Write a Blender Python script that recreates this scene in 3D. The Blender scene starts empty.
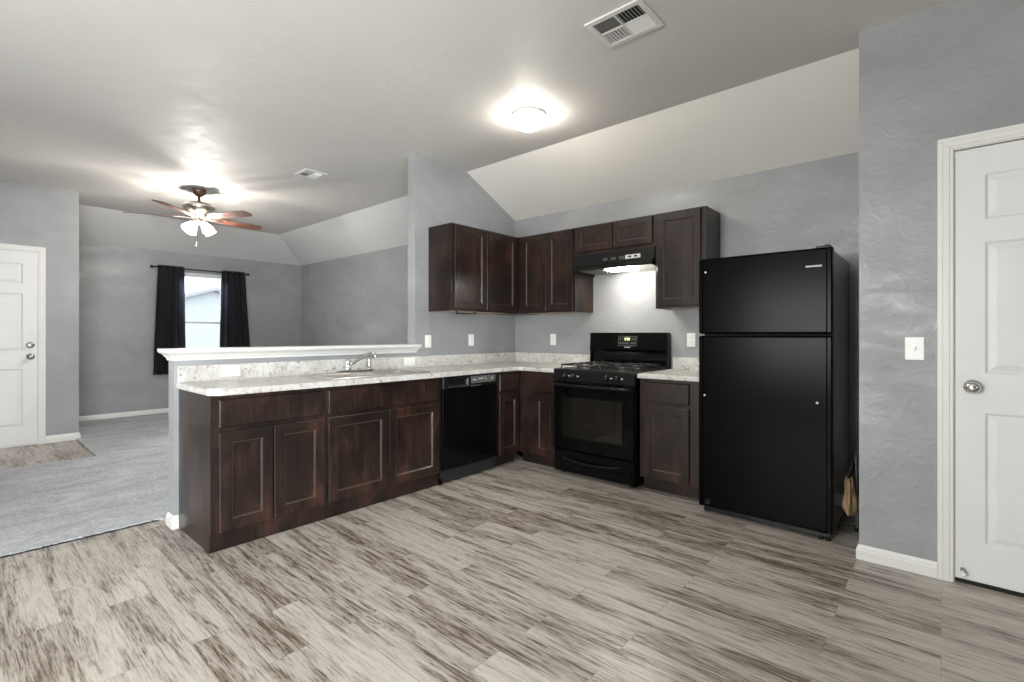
import bpy, bmesh, math, random
from mathutils import Vector, Matrix
PI = math.pi
random.seed(7)
SC = bpy.context.scene
COL = SC.collection

# ------------------------------------------------------------------ camera
cam_d = bpy.data.cameras.new('camera')
cam_d.sensor_width = 36.0
cam_d.lens = 490.0 / 1024 * 36
cam_d.shift_y = -6.7 / 1024
cam_d.clip_start = 0.05
cam = bpy.data.objects.new('camera', cam_d)
cam.location = (0, 0, 1.2)
cam.rotation_euler = (PI / 2, 0, math.radians(41.2))
COL.objects.link(cam)
SC.camera = cam

# ------------------------------------------------------------------ world: bright overcast sky
wd = bpy.data.worlds.new('overcast_sky')
SC.world = wd
wd.use_nodes = True
bg = wd.node_tree.nodes['Background']
bg.inputs['Color'].default_value = (0.93, 0.97, 1.0, 1)
bg.inputs['Strength'].default_value = 1.5

# ------------------------------------------------------------------ daylight through the room's windows, plus an added rear fill
def area(name, loc, rot, sx, sy, power, color):
    d = bpy.data.lights.new(name, 'AREA')
    d.shape = 'RECTANGLE'; d.size = sx; d.size_y = sy
    d.energy = power; d.color = color
    o = bpy.data.objects.new(name, d)
    o.location = loc; o.rotation_euler = rot
    COL.objects.link(o)
    return o
# just outside each window, facing in
area('daylight_patio_window', (2.38, -1.1, 1.15), (0, PI / 2, 0), 1.9, 2.0, 235, (0.96, 0.98, 1.0))
area('rear_fill_light', (-1.6, -3.38, 1.35), (PI / 2, 0, 0), 2.2, 1.5, 155, (1.0, 0.985, 0.96))  # general fill, added behind the camera at an unseen rear window
area('daylight_living_window', (-9.9, 2.72, 3.0), (0, -PI / 2 + 0.75, 0), 1.0, 1.4, 420, (0.85, 0.92, 1.0))

# ------------------------------------------------------------------ exposure
SC.view_settings.view_transform = 'Standard'
SC.view_settings.look = 'None'
SC.view_settings.gamma = 1.0
SC.view_settings.exposure = 1.05
SC.view_settings.use_curve_mapping = False
SC.cycles.max_bounces = 10
SC.cycles.diffuse_bounces = 6
SC.cycles.glossy_bounces = 4
SC.cycles.sample_clamp_indirect = 6.0
SC.cycles.caustics_reflective = False
SC.cycles.caustics_refractive = False

FLUSH_EMIT = 36.0
FAN_EMIT = 7.0
HOOD_EMIT = 32.0

# ------------------------------------------------------------------ materials
def new_mat(name):
    m = bpy.data.materials.new(name); m.use_nodes = True
    nt = m.node_tree
    return m, nt, nt.nodes['Principled BSDF']
def setp(b, col=None, rough=None, metal=None, spec=None, coat=None):
    if col is not None: b.inputs['Base Color'].default_value = (*col, 1)
    if rough is not None: b.inputs['Roughness'].default_value = rough
    if metal is not None: b.inputs['Metallic'].default_value = metal
    if spec is not None: b.inputs['Specular IOR Level'].default_value = spec
    if coat is not None: b.inputs['Coat Weight'].default_value = coat; b.inputs['Coat Roughness'].default_value = 0.15
def N(nt, t, **kw):
    n = nt.nodes.new(t)
    for k, v in kw.items():
        if k in n.inputs: n.inputs[k].default_value = v
        else: setattr(n, k, v)
    return n
def coords(nt, scale=(1, 1, 1), rot=(0, 0, 0), loc=(0, 0, 0)):
    tc = N(nt, 'ShaderNodeTexCoord'); mp = N(nt, 'ShaderNodeMapping')
    mp.inputs['Scale'].default_value = scale; mp.inputs['Rotation'].default_value = rot; mp.inputs['Location'].default_value = loc
    nt.links.new(tc.outputs['Object'], mp.inputs['Vector'])
    return mp.outputs['Vector']
def ramp(nt, fac, stops):
    r = N(nt, 'ShaderNodeValToRGB')
    cr = r.color_ramp
    while len(cr.elements) < len(stops): cr.elements.new(0.5)
    for e, (p, c) in zip(cr.elements, stops):
        e.position = p; e.color = (*c, 1) if len(c) == 3 else c
    nt.links.new(fac, r.inputs['Fac'])
    return r.outputs['Color']
def noise(nt, vec, scale, detail=3, rough=0.5, dist=0.0):
    n = N(nt, 'ShaderNodeTexNoise'); n.inputs['Scale'].default_value = scale
    n.inputs['Detail'].default_value = detail; n.inputs['Roughness'].default_value = rough
    n.inputs['Distortion'].default_value = dist
    nt.links.new(vec, n.inputs['Vector'])
    return n.outputs['Fac']
def bump(nt, b, h, strength=0.2, dist=0.01):
    n = N(nt, 'ShaderNodeBump'); n.inputs['Strength'].default_value = strength; n.inputs['Distance'].default_value = dist
    nt.links.new(h, n.inputs['Height']); nt.links.new(n.outputs['Normal'], b.inputs['Normal'])
def plain(name, col, rough=0.5, metal=0.0, spec=0.5, coat=0.0, var=0.06, vs=6.0, bmp=0.0, bs=60):
    """procedural: the colour drifts slightly with noise, optional fine bump"""
    m, nt, b = new_mat(name); setp(b, col, rough, metal, spec, coat)
    v = coords(nt)
    f = noise(nt, v, vs, 3)
    lo = tuple(c * (1 - var) for c in col); hi = tuple(min(1, c * (1 + var)) for c in col)
    nt.links.new(ramp(nt, f, [(0.3, lo), (0.7, hi)]), b.inputs['Base Color'])
    if bmp: bump(nt, b, noise(nt, v, bs, 2), bmp, 0.002)
    return m

def wall_paint(name, col, r0=0.30, r1=0.58, patch=0.12, relief=0.16):
    m, nt, b = new_mat(name); setp(b, col, 0.45, 0, 0.5)
    v = coords(nt)
    vz = coords(nt, (1, 1, 1.6)); vb = coords(nt, (1, 1, 3.2))
    f = noise(nt, vz, 1.7, 6, 0.6, 0.4)
    nt.links.new(ramp(nt, f, [(0.35, tuple(c * (1 - patch) for c in col)), (0.55, col), (0.72, tuple(c * (1 + patch) for c in col))]), b.inputs['Base Color'])
    g = noise(nt, vb, 2.6, 6, 0.68, 0.7)
    mr = N(nt, 'ShaderNodeMapRange'); mr.inputs['To Min'].default_value = r0; mr.inputs['To Max'].default_value = r1
    mr.inputs['From Min'].default_value = 0.35; mr.inputs['From Max'].default_value = 0.65
    nt.links.new(g, mr.inputs['Value']); nt.links.new(mr.outputs['Result'], b.inputs['Roughness'])
    a = noise(nt, v, 11, 5, 0.6, 1.2)
    rr = N(nt, 'ShaderNodeMapRange'); rr.inputs['From Min'].default_value = 0.45; rr.inputs['From Max'].default_value = 0.62
    nt.links.new(a, rr.inputs['Value'])
    c = noise(nt, v, 90, 2)
    ad = N(nt, 'ShaderNodeMath', operation='MULTIPLY_ADD'); ad.inputs[1].default_value = 0.25
    nt.links.new(c, ad.inputs[0]); nt.links.new(rr.outputs['Result'], ad.inputs[2])
    bump(nt, b, ad.outputs[0], relief, 0.004)
    return m

M = {}
M['wall'] = wall_paint('grey_wall_paint', (0.295, 0.298, 0.307))
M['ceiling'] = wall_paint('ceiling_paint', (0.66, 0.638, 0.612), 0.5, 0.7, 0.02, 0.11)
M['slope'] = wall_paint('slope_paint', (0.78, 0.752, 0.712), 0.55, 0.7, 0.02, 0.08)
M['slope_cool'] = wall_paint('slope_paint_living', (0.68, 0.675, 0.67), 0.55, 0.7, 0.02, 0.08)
M['trim'] = plain('white_trim_paint', (0.70, 0.69, 0.67), 0.35, var=0.02)
M['door_white'] = plain('white_door_paint', (0.70, 0.695, 0.685), 0.38, var=0.02, bmp=0.05, bs=200)
M['plastic_white'] = plain('white_plastic', (0.83, 0.83, 0.81), 0.3, var=0.02)
M['black_gloss'] = plain('black_enamel', (0.0025, 0.0025, 0.0025), 0.10, spec=0.14, var=0.3)
M['black_fridge'] = plain('black_pebbled_enamel', (0.002, 0.0019, 0.0018), 0.22, spec=0.05, var=0.3, bmp=0.02, bs=260)
M['fridge_side'] = plain('textured_side_painted_reflection', (0.075, 0.068, 0.060), 0.20, spec=0.9, var=0.2, bmp=0.05, bs=260)  # base colour lightened to imitate the pantry wall reflected in this side
M['black_satin'] = plain('black_satin_plastic', (0.007, 0.007, 0.007), 0.30, spec=0.3, var=0.3)
M['black_matte'] = plain('black_matte', (0.006, 0.006, 0.006), 0.8, var=0.2)
M['cast_iron'] = plain('cast_iron', (0.018, 0.018, 0.019), 0.45, var=0.3, bmp=0.2, bs=150)
M['oven_glass'] = plain('oven_glass', (0.008, 0.007, 0.005), 0.05, spec=0.5, var=0.2)
M['pod'] = plain('grey_control_plastic', (0.10, 0.10, 0.098), 0.35, var=0.1)
M['mark'] = plain('silver_print', (0.6, 0.6, 0.58), 0.4, var=0.05)
M['mark_dim'] = plain('grey_print', (0.22, 0.22, 0.21), 0.4, var=0.05)
M['chrome'] = plain('chrome', (0.72, 0.71, 0.69), 0.14, metal=1, var=0.03)
M['nickel'] = plain('brushed_nickel', (0.50, 0.46, 0.41), 0.3, metal=1, var=0.05)
M['steel'] = plain('stainless_steel', (0.62, 0.61, 0.59), 0.25, metal=1, var=0.05)
M['hood_steel'] = plain('hood_liner_steel', (0.60, 0.59, 0.56), 0.35, metal=0.8, var=0.05)
M['bronze'] = plain('fan_bronze', (0.16, 0.085, 0.06), 0.35, metal=0.5, var=0.1)
M['maple'] = plain('maple_underside', (0.50, 0.38, 0.26), 0.5, var=0.15, vs=9)
M['curtain'] = plain('charcoal_curtain', (0.040, 0.040, 0.045), 0.85, spec=0.2, var=0.25, vs=20, bmp=0.2, bs=400)
_nt = M['curtain'].node_tree
_out = _nt.nodes['Material Output']; _tl = _nt.nodes.new('ShaderNodeBsdfTranslucent'); _mx = _nt.nodes.new('ShaderNodeMixShader')
_tl.inputs['Color'].default_value = (0.25, 0.25, 0.30, 1); _mx.inputs[0].default_value = 0.5
_nt.links.new(_nt.nodes['Principled BSDF'].outputs[0], _mx.inputs[1]); _nt.links.new(_tl.outputs[0], _mx.inputs[2]); _nt.links.new(_mx.outputs[0], _out.inputs['Surface'])
M['canvas'] = plain('tan_canvas', (0.33, 0.22, 0.12), 0.85, var=0.25, vs=15, bmp=0.4, bs=300)
M['grey_tube'] = plain('grey_painted_tube', (0.22, 0.22, 0.23), 0.35, metal=0.6, var=0.1)
M['house'] = plain('pale_siding', (0.50, 0.53, 0.57), 0.8, var=0.04)
M['roof'] = plain('pale_roof_shingle', (0.36, 0.38, 0.42), 0.9, var=0.08)
M['lawn'] = plain('pale_ground', (0.5, 0.5, 0.47), 0.95, var=0.1)
M['vinyl_frame'] = plain('window_vinyl', (0.80, 0.81, 0.83), 0.35, var=0.02)

def wood_mat(name, c0, c1, c2, rough):
    m, nt, b = new_mat(name); setp(b, c0, rough, 0, 0.38, 0.10)
    f = noise(nt, coords(nt, (3.0, 3.0, 1.6)), 1.8, 6, 0.62, 0.5)
    g = noise(nt, coords(nt, (26, 26, 1.8)), 2.2, 5, 0.6, 0.3)
    mx = N(nt, 'ShaderNodeMath', operation='MULTIPLY_ADD'); mx.inputs[1].default_value = 0.32
    sb = N(nt, 'ShaderNodeMath', operation='MULTIPLY'); sb.inputs[1].default_value = 0.72
    nt.links.new(f, sb.inputs[0]); nt.links.new(g, mx.inputs[0]); nt.links.new(sb.outputs[0], mx.inputs[2])
    nt.links.new(ramp(nt, mx.outputs[0], [(0.38, c0), (0.52, c1), (0.68, c2)]), b.inputs['Base Color'])
    bump(nt, b, g, 0.06, 0.001)
    return m
M['wood'] = wood_mat('espresso_stained_wood', (0.006, 0.0042, 0.0038), (0.0165, 0.0092, 0.0072), (0.050, 0.0225, 0.0155), 0.32)
M['wood_edge'] = plain('tan_bead_edge', (0.115, 0.070, 0.052), 0.4, var=0.3, vs=30)  # lighter brown ring around the sunk panel of each cabinet door
M['cook'] = plain('cooktop_enamel', (0.006, 0.006, 0.006), 0.38, spec=0.3, var=0.2)
M['blade'] = wood_mat('walnut_fan_blade', (0.05, 0.02, 0.014), (0.11, 0.045, 0.03), (0.19, 0.085, 0.06), 0.35)

# plank floor ------------------------------------------------------------
def floor_mat():
    m, nt, b = new_mat('weathered_grey_vinyl_plank'); setp(b, (0.4, 0.36, 0.32), 0.34, 0, 0.45)
    L = nt.links.new
    v = coords(nt)
    br = N(nt, 'ShaderNodeTexBrick'); br.offset = 0.37; br.offset_frequency = 2
    br.inputs['Color1'].default_value = (0, 0, 0, 1); br.inputs['Color2'].default_value = (1, 1, 1, 1); br.inputs['Mortar'].default_value = (0.5, 0.5, 0.5, 1)
    br.inputs['Scale'].default_value = 1.0; br.inputs['Brick Width'].default_value = 0.92; br.inputs['Row Height'].default_value = 0.152
    br.inputs['Mortar Size'].default_value = 0.0012; br.inputs['Mortar Smooth'].default_value = 0.1
    L(v, br.inputs['Vector'])
    rnd = N(nt, 'ShaderNodeSeparateColor'); L(br.outputs['Color'], rnd.inputs['Color'])
    r = rnd.outputs['Red']
    def n4(scl, scale, detail, rough, dist, k):
        mp = coords(nt, scl)
        n = N(nt, 'ShaderNodeTexNoise'); n.noise_dimensions = '4D'
        n.inputs['Scale'].default_value = scale; n.inputs['Detail'].default_value = detail; n.inputs['Roughness'].default_value = rough; n.inputs['Distortion'].default_value = dist
        mu = N(nt, 'ShaderNodeMath', operation='MULTIPLY'); mu.inputs[1].default_value = k
        L(r, mu.inputs[0]); L(mu.outputs[0], n.inputs['W']); L(mp, n.inputs['Vector'])
        return n.outputs['Fac']
    big = n4((0.7, 6.0, 1), 1.5, 5, 0.62, 0.5, 37.0)       # blotches along the grain
    fine = n4((4.5, 75.0, 1), 1.6, 6, 0.74, 0.4, 91.0)     # thin streaks
    mid = n4((1.3, 20.0, 1), 2.0, 6, 0.70, 0.6, 53.0)
    mid2 = n4((0.9, 6.5, 1), 1.5, 1.5, 0.5, 0.5, 29.0)
    def lin(a, ka, c=None):
        n = N(nt, 'ShaderNodeMath', operation='MULTIPLY_ADD'); n.inputs[1].default_value = ka
        L(a, n.inputs[0])
        if c is None: n.inputs[2].default_value = 0.0
        else: L(c, n.inputs[2])
        return n.outputs[0]
    # cathedral grain: contour lines of the stretched noise
    rg = N(nt, 'ShaderNodeMath', operation='MULTIPLY'); rg.inputs[1].default_value = 85.0; L(mid2, rg.inputs[0])
    sn = N(nt, 'ShaderNodeMath', operation='SINE'); L(rg.outputs[0], sn.inputs[0])
    # cathedral grain: contour lines of the stretched noise
    rg = N(nt, 'ShaderNodeMath', operation='MULTIPLY'); rg.inputs[1].default_value = 110.0; L(mid2, rg.inputs[0])
    sn = N(nt, 'ShaderNodeMath', operation='SINE'); L(rg.outputs[0], sn.inputs[0])
    def rng(x, a, c):
        n = N(nt, 'ShaderNodeMapRange'); n.interpolation_type = 'SMOOTHSTEP'
        n.inputs['From Min'].default_value = a; n.inputs['From Max'].default_value = c; L(x, n.inputs['Value']); return n.outputs['Result']
    def mth(op, x, y):
        n = N(nt, 'ShaderNodeMath', operation=op)
        for k, q in enumerate((x, y)):
            if isinstance(q, (int, float)): n.inputs[k].default_value = q
            else: L(q, n.inputs[k])
        return n.outputs[0]
    patch = rng(mth('ADD', big, mth('MULTIPLY', r, 0.08)), 0.47, 0.65)
    streak = rng(mid, 0.47, 0.65)
    line = rng(mth('ADD', fine, mth('MULTIPLY', sn.outputs[0], 0.025)), 0.46, 0.62)
    d1 = mth('MULTIPLY', patch, 0.26)
    d2 = mth('MULTIPLY', streak, mth('ADD', mth('MULTIPLY', patch, 0.28), 0.20))
    d3 = mth('MULTIPLY', line, mth('ADD', mth('MULTIPLY', patch, 0.30), 0.27))
    dark = mth('ADD', mth('ADD', d1, d2), mth('ADD', d3, mth('MULTIPLY', r, 0.10)))
    col = ramp(nt, dark, [(0.0, (0.545, 0.50, 0.45)), (0.25, (0.42, 0.380, 0.338)), (0.50, (0.285, 0.245, 0.208)), (0.75, (0.170, 0.137, 0.108)), (1.0, (0.095, 0.072, 0.054))])
    mx = N(nt, 'ShaderNodeMixRGB'); mx.blend_type = 'MULTIPLY'
    mx.inputs['Color2'].default_value = (0.72, 0.69, 0.66, 1)
    L(br.outputs['Fac'], mx.inputs['Fac']); L(col, mx.inputs['Color1']); L(mx.outputs['Color'], b.inputs['Base Color'])
    mr = N(nt, 'ShaderNodeMapRange'); mr.inputs['From Min'].default_value = 0.35; mr.inputs['From Max'].default_value = 0.65
    mr.inputs['To Min'].default_value = 0.28; mr.inputs['To Max'].default_value = 0.42
    L(fine, mr.inputs['Value']); L(mr.outputs['Result'], b.inputs['Roughness'])
    bump(nt, b, fine, 0.12, 0.0015)
    return m
M['floor'] = floor_mat()

def carpet_mat():
    m, nt, b = new_mat('light_grey_carpet'); setp(b, (0.5, 0.49, 0.48), 0.95, 0, 0.1)
    b.inputs['Sheen Weight'].default_value = 0.3
    L = nt.links.new
    v = coords(nt)
    f = noise(nt, v, 42, 5, 0.85)
    w = noise(nt, coords(nt, (1.0, 0.5, 1), (0, 0, 0.15)), 4.5, 5, 0.65, 0.8)
    a = N(nt, 'ShaderNodeMath', operation='MULTIPLY_ADD'); a.inputs[1].default_value = 0.38
    c = N(nt, 'ShaderNodeMath', operation='MULTIPLY'); c.inputs[1].default_value = 0.62
    L(f, c.inputs[0]); L(w, a.inputs[0]); L(c.outputs[0], a.inputs[2])
    L(ramp(nt, a.outputs[0], [(0.38, (0.24, 0.245, 0.26)), (0.5, (0.455, 0.46, 0.485)), (0.62, (0.63, 0.635, 0.665))]), b.inputs['Base Color'])
    bump(nt, b, f, 0.9, 0.012)
    return m
M['carpet'] = carpet_mat()

def counter_mat():
    m, nt, b = new_mat('speckled_white_laminate'); setp(b, (0.7, 0.68, 0.64), 0.28, 0, 0.5)
    L = nt.links.new
    v = coords(nt)
    a = noise(nt, v, 26, 5, 0.7, 0.8)
    c = noise(nt, v, 70, 3, 0.7, 0.4)
    d = noise(nt, v, 7, 4, 0.6, 0.5)
    base = ramp(nt, d, [(0.35, (0.52, 0.50, 0.475)), (0.6, (0.64, 0.625, 0.60))])
    s1 = ramp(nt, a, [(0.31, (0.42, 0.38, 0.35)), (0.40, (0.76, 0.74, 0.71)), (0.47, (1, 1, 1))])
    s2 = ramp(nt, c, [(0.31, (0.42, 0.40, 0.39)), (0.40, (0.88, 0.87, 0.86)), (0.47, (1, 1, 1))])
    m1 = N(nt, 'ShaderNodeMixRGB'); m1.blend_type = 'MULTIPLY'; m1.inputs['Fac'].default_value = 1
    m2 = N(nt, 'ShaderNodeMixRGB'); m2.blend_type = 'MULTIPLY'; m2.inputs['Fac'].default_value = 1
    L(base, m1.inputs['Color1']); L(s1, m1.inputs['Color2']); L(m1.outputs['Color'], m2.inputs['Color1']); L(s2, m2.inputs['Color2'])
    L(m2.outputs['Color'], b.inputs['Base Color'])
    return m
M['counter'] = counter_mat()

def emit_mat(name, col, strength, base=(0.9, 0.9, 0.88)):
    m, nt, b = new_mat(name); setp(b, base, 0.3)
    b.inputs['Emission Color'].default_value = (*col, 1); b.inputs['Emission Strength'].default_value = strength
    return m
M['flush_glow'] = emit_mat('lit_frosted_glass', (1.0, 0.93, 0.83), FLUSH_EMIT)
M['fan_glow'] = emit_mat('lit_fan_glass', (1.0, 0.95, 0.88), FAN_EMIT)
_nt = M['fan_glow'].node_tree
_out = _nt.nodes['Material Output']; _tp = _nt.nodes.new('ShaderNodeBsdfTransparent'); _mx = _nt.nodes.new('ShaderNodeMixShader'); _mx.inputs[0].default_value = 0.55
_nt.links.new(_nt.nodes['Principled BSDF'].outputs[0], _mx.inputs[1]); _nt.links.new(_tp.outputs[0], _mx.inputs[2]); _nt.links.new(_mx.outputs[0], _out.inputs['Surface'])
M['hood_glow'] = emit_mat('lit_hood_lens', (1.0, 0.95, 0.85), HOOD_EMIT)
M['digits'] = emit_mat('green_display_digits', (0.75, 1.0, 0.35), 1.6, (0.02, 0.02, 0.02))

def glass_mat():
    m = bpy.data.materials.new('window_glass'); m.use_nodes = True
    nt = m.node_tree; nt.nodes.clear()
    out = N(nt, 'ShaderNodeOutputMaterial'); mix = N(nt, 'ShaderNodeMixShader')
    tr = N(nt, 'ShaderNodeBsdfTransparent'); gl = N(nt, 'ShaderNodeBsdfGlossy'); fr = N(nt, 'ShaderNodeFresnel')
    gl.inputs['Roughness'].default_value = 0.02; fr.inputs['IOR'].default_value = 1.45
    tr.inputs['Color'].default_value = (0.96, 0.98, 0.98, 1)
    nt.links.new(fr.outputs[0], mix.inputs[0]); nt.links.new(tr.outputs[0], mix.inputs[1]); nt.links.new(gl.outputs[0], mix.inputs[2])
    nt.links.new(mix.outputs[0], out.inputs[0])
    return m
M['glass'] = glass_mat()

# ------------------------------------------------------------------ mesh helpers
class B:
    """collects shapes into one bmesh, then links them as one mesh object"""
    def __init__(s): s.bm = bmesh.new()
    def box(s, x0, x1, y0, y1, z0, z1, bev=0.0, seg=2, mat=0):
        r = bmesh.ops.create_cube(s.bm, size=1.0)
        vs = r['verts']
        for v in vs:
            v.co = Vector(((x0 + x1) / 2 + v.co.x * (x1 - x0), (y0 + y1) / 2 + v.co.y * (y1 - y0), (z0 + z1) / 2 + v.co.z * (z1 - z0)))
        fs = set(f for v in vs for f in v.link_faces)
        for f in fs: f.material_index = mat
        if bev:
            es = list(set(e for v in vs for e in v.link_edges))
            bmesh.ops.bevel(s.bm, geom=es, offset=bev, segments=seg, affect='EDGES', profile=0.5)
        return s
    def poly(s, pts, mat=0):
        f = s.bm.faces.new([s.bm.verts.new(p) for p in pts]); f.material_index = mat
        return f
    def prism(s, pts, vec, mat=0):
        """closed solid: polygon pts swept by vec"""
        a = [s.bm.verts.new(p) for p in pts]; b = [s.bm.verts.new(Vector(p) + Vector(vec)) for p in pts]
        n = len(pts)
        fs = [s.bm.faces.new(a), s.bm.faces.new(b[::-1])]
        for i in range(n): fs.append(s.bm.faces.new((a[i], b[i], b[(i + 1) % n], a[(i + 1) % n])))
        for f in fs: f.material_index = mat
        return s
    def lathe(s, prof, seg=32, mtx=None, mat=0, smooth=True):
        """prof: (radius, height) pairs turned about the z axis"""
        mtx = mtx or Matrix.Identity(4)
        rings = []
        for r, z in prof:
            if r < 1e-6: rings.append([s.bm.verts.new(mtx @ Vector((0, 0, z)))])
            else: rings.append([s.bm.verts.new(mtx @ Vector((r * math.cos(2 * PI * i / seg), r * math.sin(2 * PI * i / seg), z))) for i in range(seg)])
        fs = []
        for a, b in zip(rings, rings[1:]):
            for i in range(seg):
                j = (i + 1) % seg
                q = []
                for v in (a[i % len(a)], a[j % len(a)], b[j % len(b)], b[i % len(b)]):
                    if v not in q: q.append(v)
                if len(q) > 2: fs.append(s.bm.faces.new(q))
        for r in (rings[0], rings[-1]):
            if len(r) > 1: fs.append(s.bm.faces.new(r))
        for f in fs: f.material_index = mat; f.smooth = smooth
        return s
    def tube(s, pts, r, seg=12, mat=0, closed=False):
        pts = [Vector(p) for p in pts]; n = len(pts)
        rad = r if isinstance(r, (list, tuple)) else [r] * n
        rings = []
        up = None
        for i, p in enumerate(pts):
            a = pts[i - 1] if (i > 0 or closed) else p
            b = pts[(i + 1) % n] if (i < n - 1 or closed) else p
            t = (b - a).normalized()
            if up is None: up = t.orthogonal().normalized()
            else:
                up = up - t * up.dot(t)
                up = up.normalized() if up.length > 1e-6 else t.orthogonal().normalized()
            w = t.cross(up)
            rings.append([s.bm.verts.new(p + (up * math.cos(2 * PI * k / seg) + w * math.sin(2 * PI * k / seg)) * rad[i]) for k in range(seg)])
        fs = []
        m = n if closed else n - 1
        for i in range(m):
            a, b = rings[i], rings[(i + 1) % n]
            for k in range(seg): fs.append(s.bm.faces.new((a[k], a[(k + 1) % seg], b[(k + 1) % seg], b[k])))
        if not closed: fs.append(s.bm.faces.new(rings[0][::-1])); fs.append(s.bm.faces.new(rings[-1]))
        for f in fs: f.material_index = mat; f.smooth = True
        return s
    def panel_slab(s, W, H, T, panels, prof, x0=0.0, z0=0.0, y0=0.0, both=False, mat=0, edge=0.003):
        """a slab whose front (facing -y, at y0-T) carries sunk panels; prof: (inset, sink) rings"""
        xs = sorted(set([0, W] + [p for q in panels for p in q[:2]])); zs = sorted(set([0, H] + [p for q in panels for p in q[2:]]))
        def side(yf, sgn):
            vm = {}
            def V(x, z, d=0.0):
                k = (round(x, 5), round(z, 5), round(d, 5))
                if k not in vm:
                    ex = edge if d == 0 else 0
                    xx, zz = x, z
                    if abs(x) < 1e-6: xx = edge
                    if abs(x - W) < 1e-6: xx = W - edge
                    if abs(z) < 1e-6: zz = edge
                    if abs(z - H) < 1e-6: zz = H - edge
                    vm[k] = s.bm.verts.new((x0 + xx, yf + sgn * d, z0 + zz))
                return vm[k]
            def F(q, m2=None):
                f = s.bm.faces.new(q if sgn > 0 else q[::-1]); f.material_index = mat if m2 is None else m2
            for i in range(len(xs) - 1):
                for j in range(len(zs) - 1):
                    a, b, c, d = xs[i], xs[i + 1], zs[j], zs[j + 1]
                    inn = None
                    for p in panels:
                        if p[0] <= a + 1e-6 and b <= p[1] + 1e-6 and p[2] <= c + 1e-6 and d <= p[3] + 1e-6: inn = p
                    if inn is None: F([V(a, c), V(b, c), V(b, d), V(a, d)])
            for p in panels:
                # boundary points follow the grid so nothing cracks
                bx = [x for x in xs if p[0] - 1e-6 <= x <= p[1] + 1e-6]; bz = [z for z in zs if p[2] - 1e-6 <= z <= p[3] + 1e-6]
                prev = [V(p[0], p[2]), V(p[1], p[2]), V(p[1], p[3]), V(p[0], p[3])]
                for ins, dep, *em in prof:
                    cur = [s.bm.verts.new((x0 + x, yf + sgn * dep, z0 + z)) for x, z in ((p[0] + ins, p[2] + ins), (p[1] - ins, p[2] + ins), (p[1] - ins, p[3] - ins), (p[0] + ins, p[3] - ins))]
                    for k in range(4): F([prev[k], prev[(k + 1) % 4], cur[(k + 1) % 4], cur[k]], em[0] if em else None)
                    prev = cur
                F(prev)
            # rounded arris then edge
            return [V(0, 0), V(W, 0), V(W, H), V(0, H)], vm
        yf = y0 - T
        fr, vf = side(yf, 1)
        if both: bk, vb = side(y0, -1)
        outer = [s.bm.verts.new(p) for p in ((x0, yf + edge, z0), (x0 + W, yf + edge, z0), (x0 + W, yf + edge, z0 + H), (x0, yf + edge, z0 + H))]
        yb = y0 - edge if both else y0
        ob = [s.bm.verts.new(p) for p in ((x0, yb, z0), (x0 + W, yb, z0), (x0 + W, yb, z0 + H), (x0, yb, z0 + H))]
        fs = []
        for k in range(4):
            j = (k + 1) % 4
            fs.append(s.bm.faces.new((outer[k], outer[j], fr[j], fr[k])))
            fs.append(s.bm.faces.new((ob[k], ob[j], outer[j], outer[k])))
            if both: fs.append(s.bm.faces.new((bk[k], bk[j], ob[j], ob[k])))
        if not both: fs.append(s.bm.faces.new(ob[::-1]))
        for f in fs: f.material_index = mat
        return s
    def build(s, name, mats, parent=None, loc=None, rotz=None, rot=None, smooth=False, recalc=True):
        if recalc: bmesh.ops.recalc_face_normals(s.bm, faces=s.bm.faces)
        me = bpy.data.meshes.new(name); s.bm.to_mesh(me); s.bm.free()
        for m in (mats if isinstance(mats, (list, tuple)) else [mats]): me.materials.append(M[m])
        if smooth:
            for p in me.polygons: p.use_smooth = True
        o = bpy.data.objects.new(name, me); COL.objects.link(o)
        if parent: o.parent = parent
        if loc: o.location = loc
        if rotz is not None: o.rotation_euler = (0, 0, rotz)
        if rot is not None: o.rotation_euler = rot
        return o
def tag(o, label=None, cat=None, group=None, kind=None):
    if label: o['label'] = label
    if cat: o['category'] = cat
    if group: o['group'] = group
    if kind: o['kind'] = kind
    return o
def thing(name, label, cat, loc=(0, 0, 0), rotz=0.0, group=None, rot=None):
    o = bpy.data.objects.new(name, None); COL.objects.link(o)
    o.location = loc; o.rotation_euler = rot if rot else (0, 0, rotz)
    o.empty_display_size = 0.1
    return tag(o, label, cat, group)
def struct(name, b, mats, **kw):
    o = b.build(name, mats, **kw); o['kind'] = 'structure'; return o
def copy_tree(o, parent=None):
    c = o.copy(); COL.objects.link(c)
    if parent: c.parent = parent
    for ch in [k for k in o.children]: copy_tree(ch, c)
    return c

# ------------------------------------------------------------------ the room shell
HC, HW = 2.82, 2.46                       # flat ceiling, low wall top
XP, TP = -3.56, 0.11                      # partition: kitchen face, thickness
YB, YL = 4.12, 4.22                       # kitchen back wall, living room back wall
XW, XD, YR = -8.84, -7.42, 0.955          # window wall, front door wall, its corner
YP, XC = 3.20, -0.33                      # pantry wall face, its corner
XR, YN = 2.2, -3.2                        # right wall, rear wall (behind the camera)
T = 0.12
PE = 2.745                                # near end of the partition
HE = 0.900                                # near end of the half wall
SK = 3.38                                 # where the kitchen slope leaves the flat ceiling
SL = 3.50
XS = -8.09

b = B(); b.box(-3.795, XR, YN, YB, -0.1, 0.0); b.box(XD, -6.20, YN, 0.925, -0.1, 0.0)
struct('floor', b, 'floor')
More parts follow.
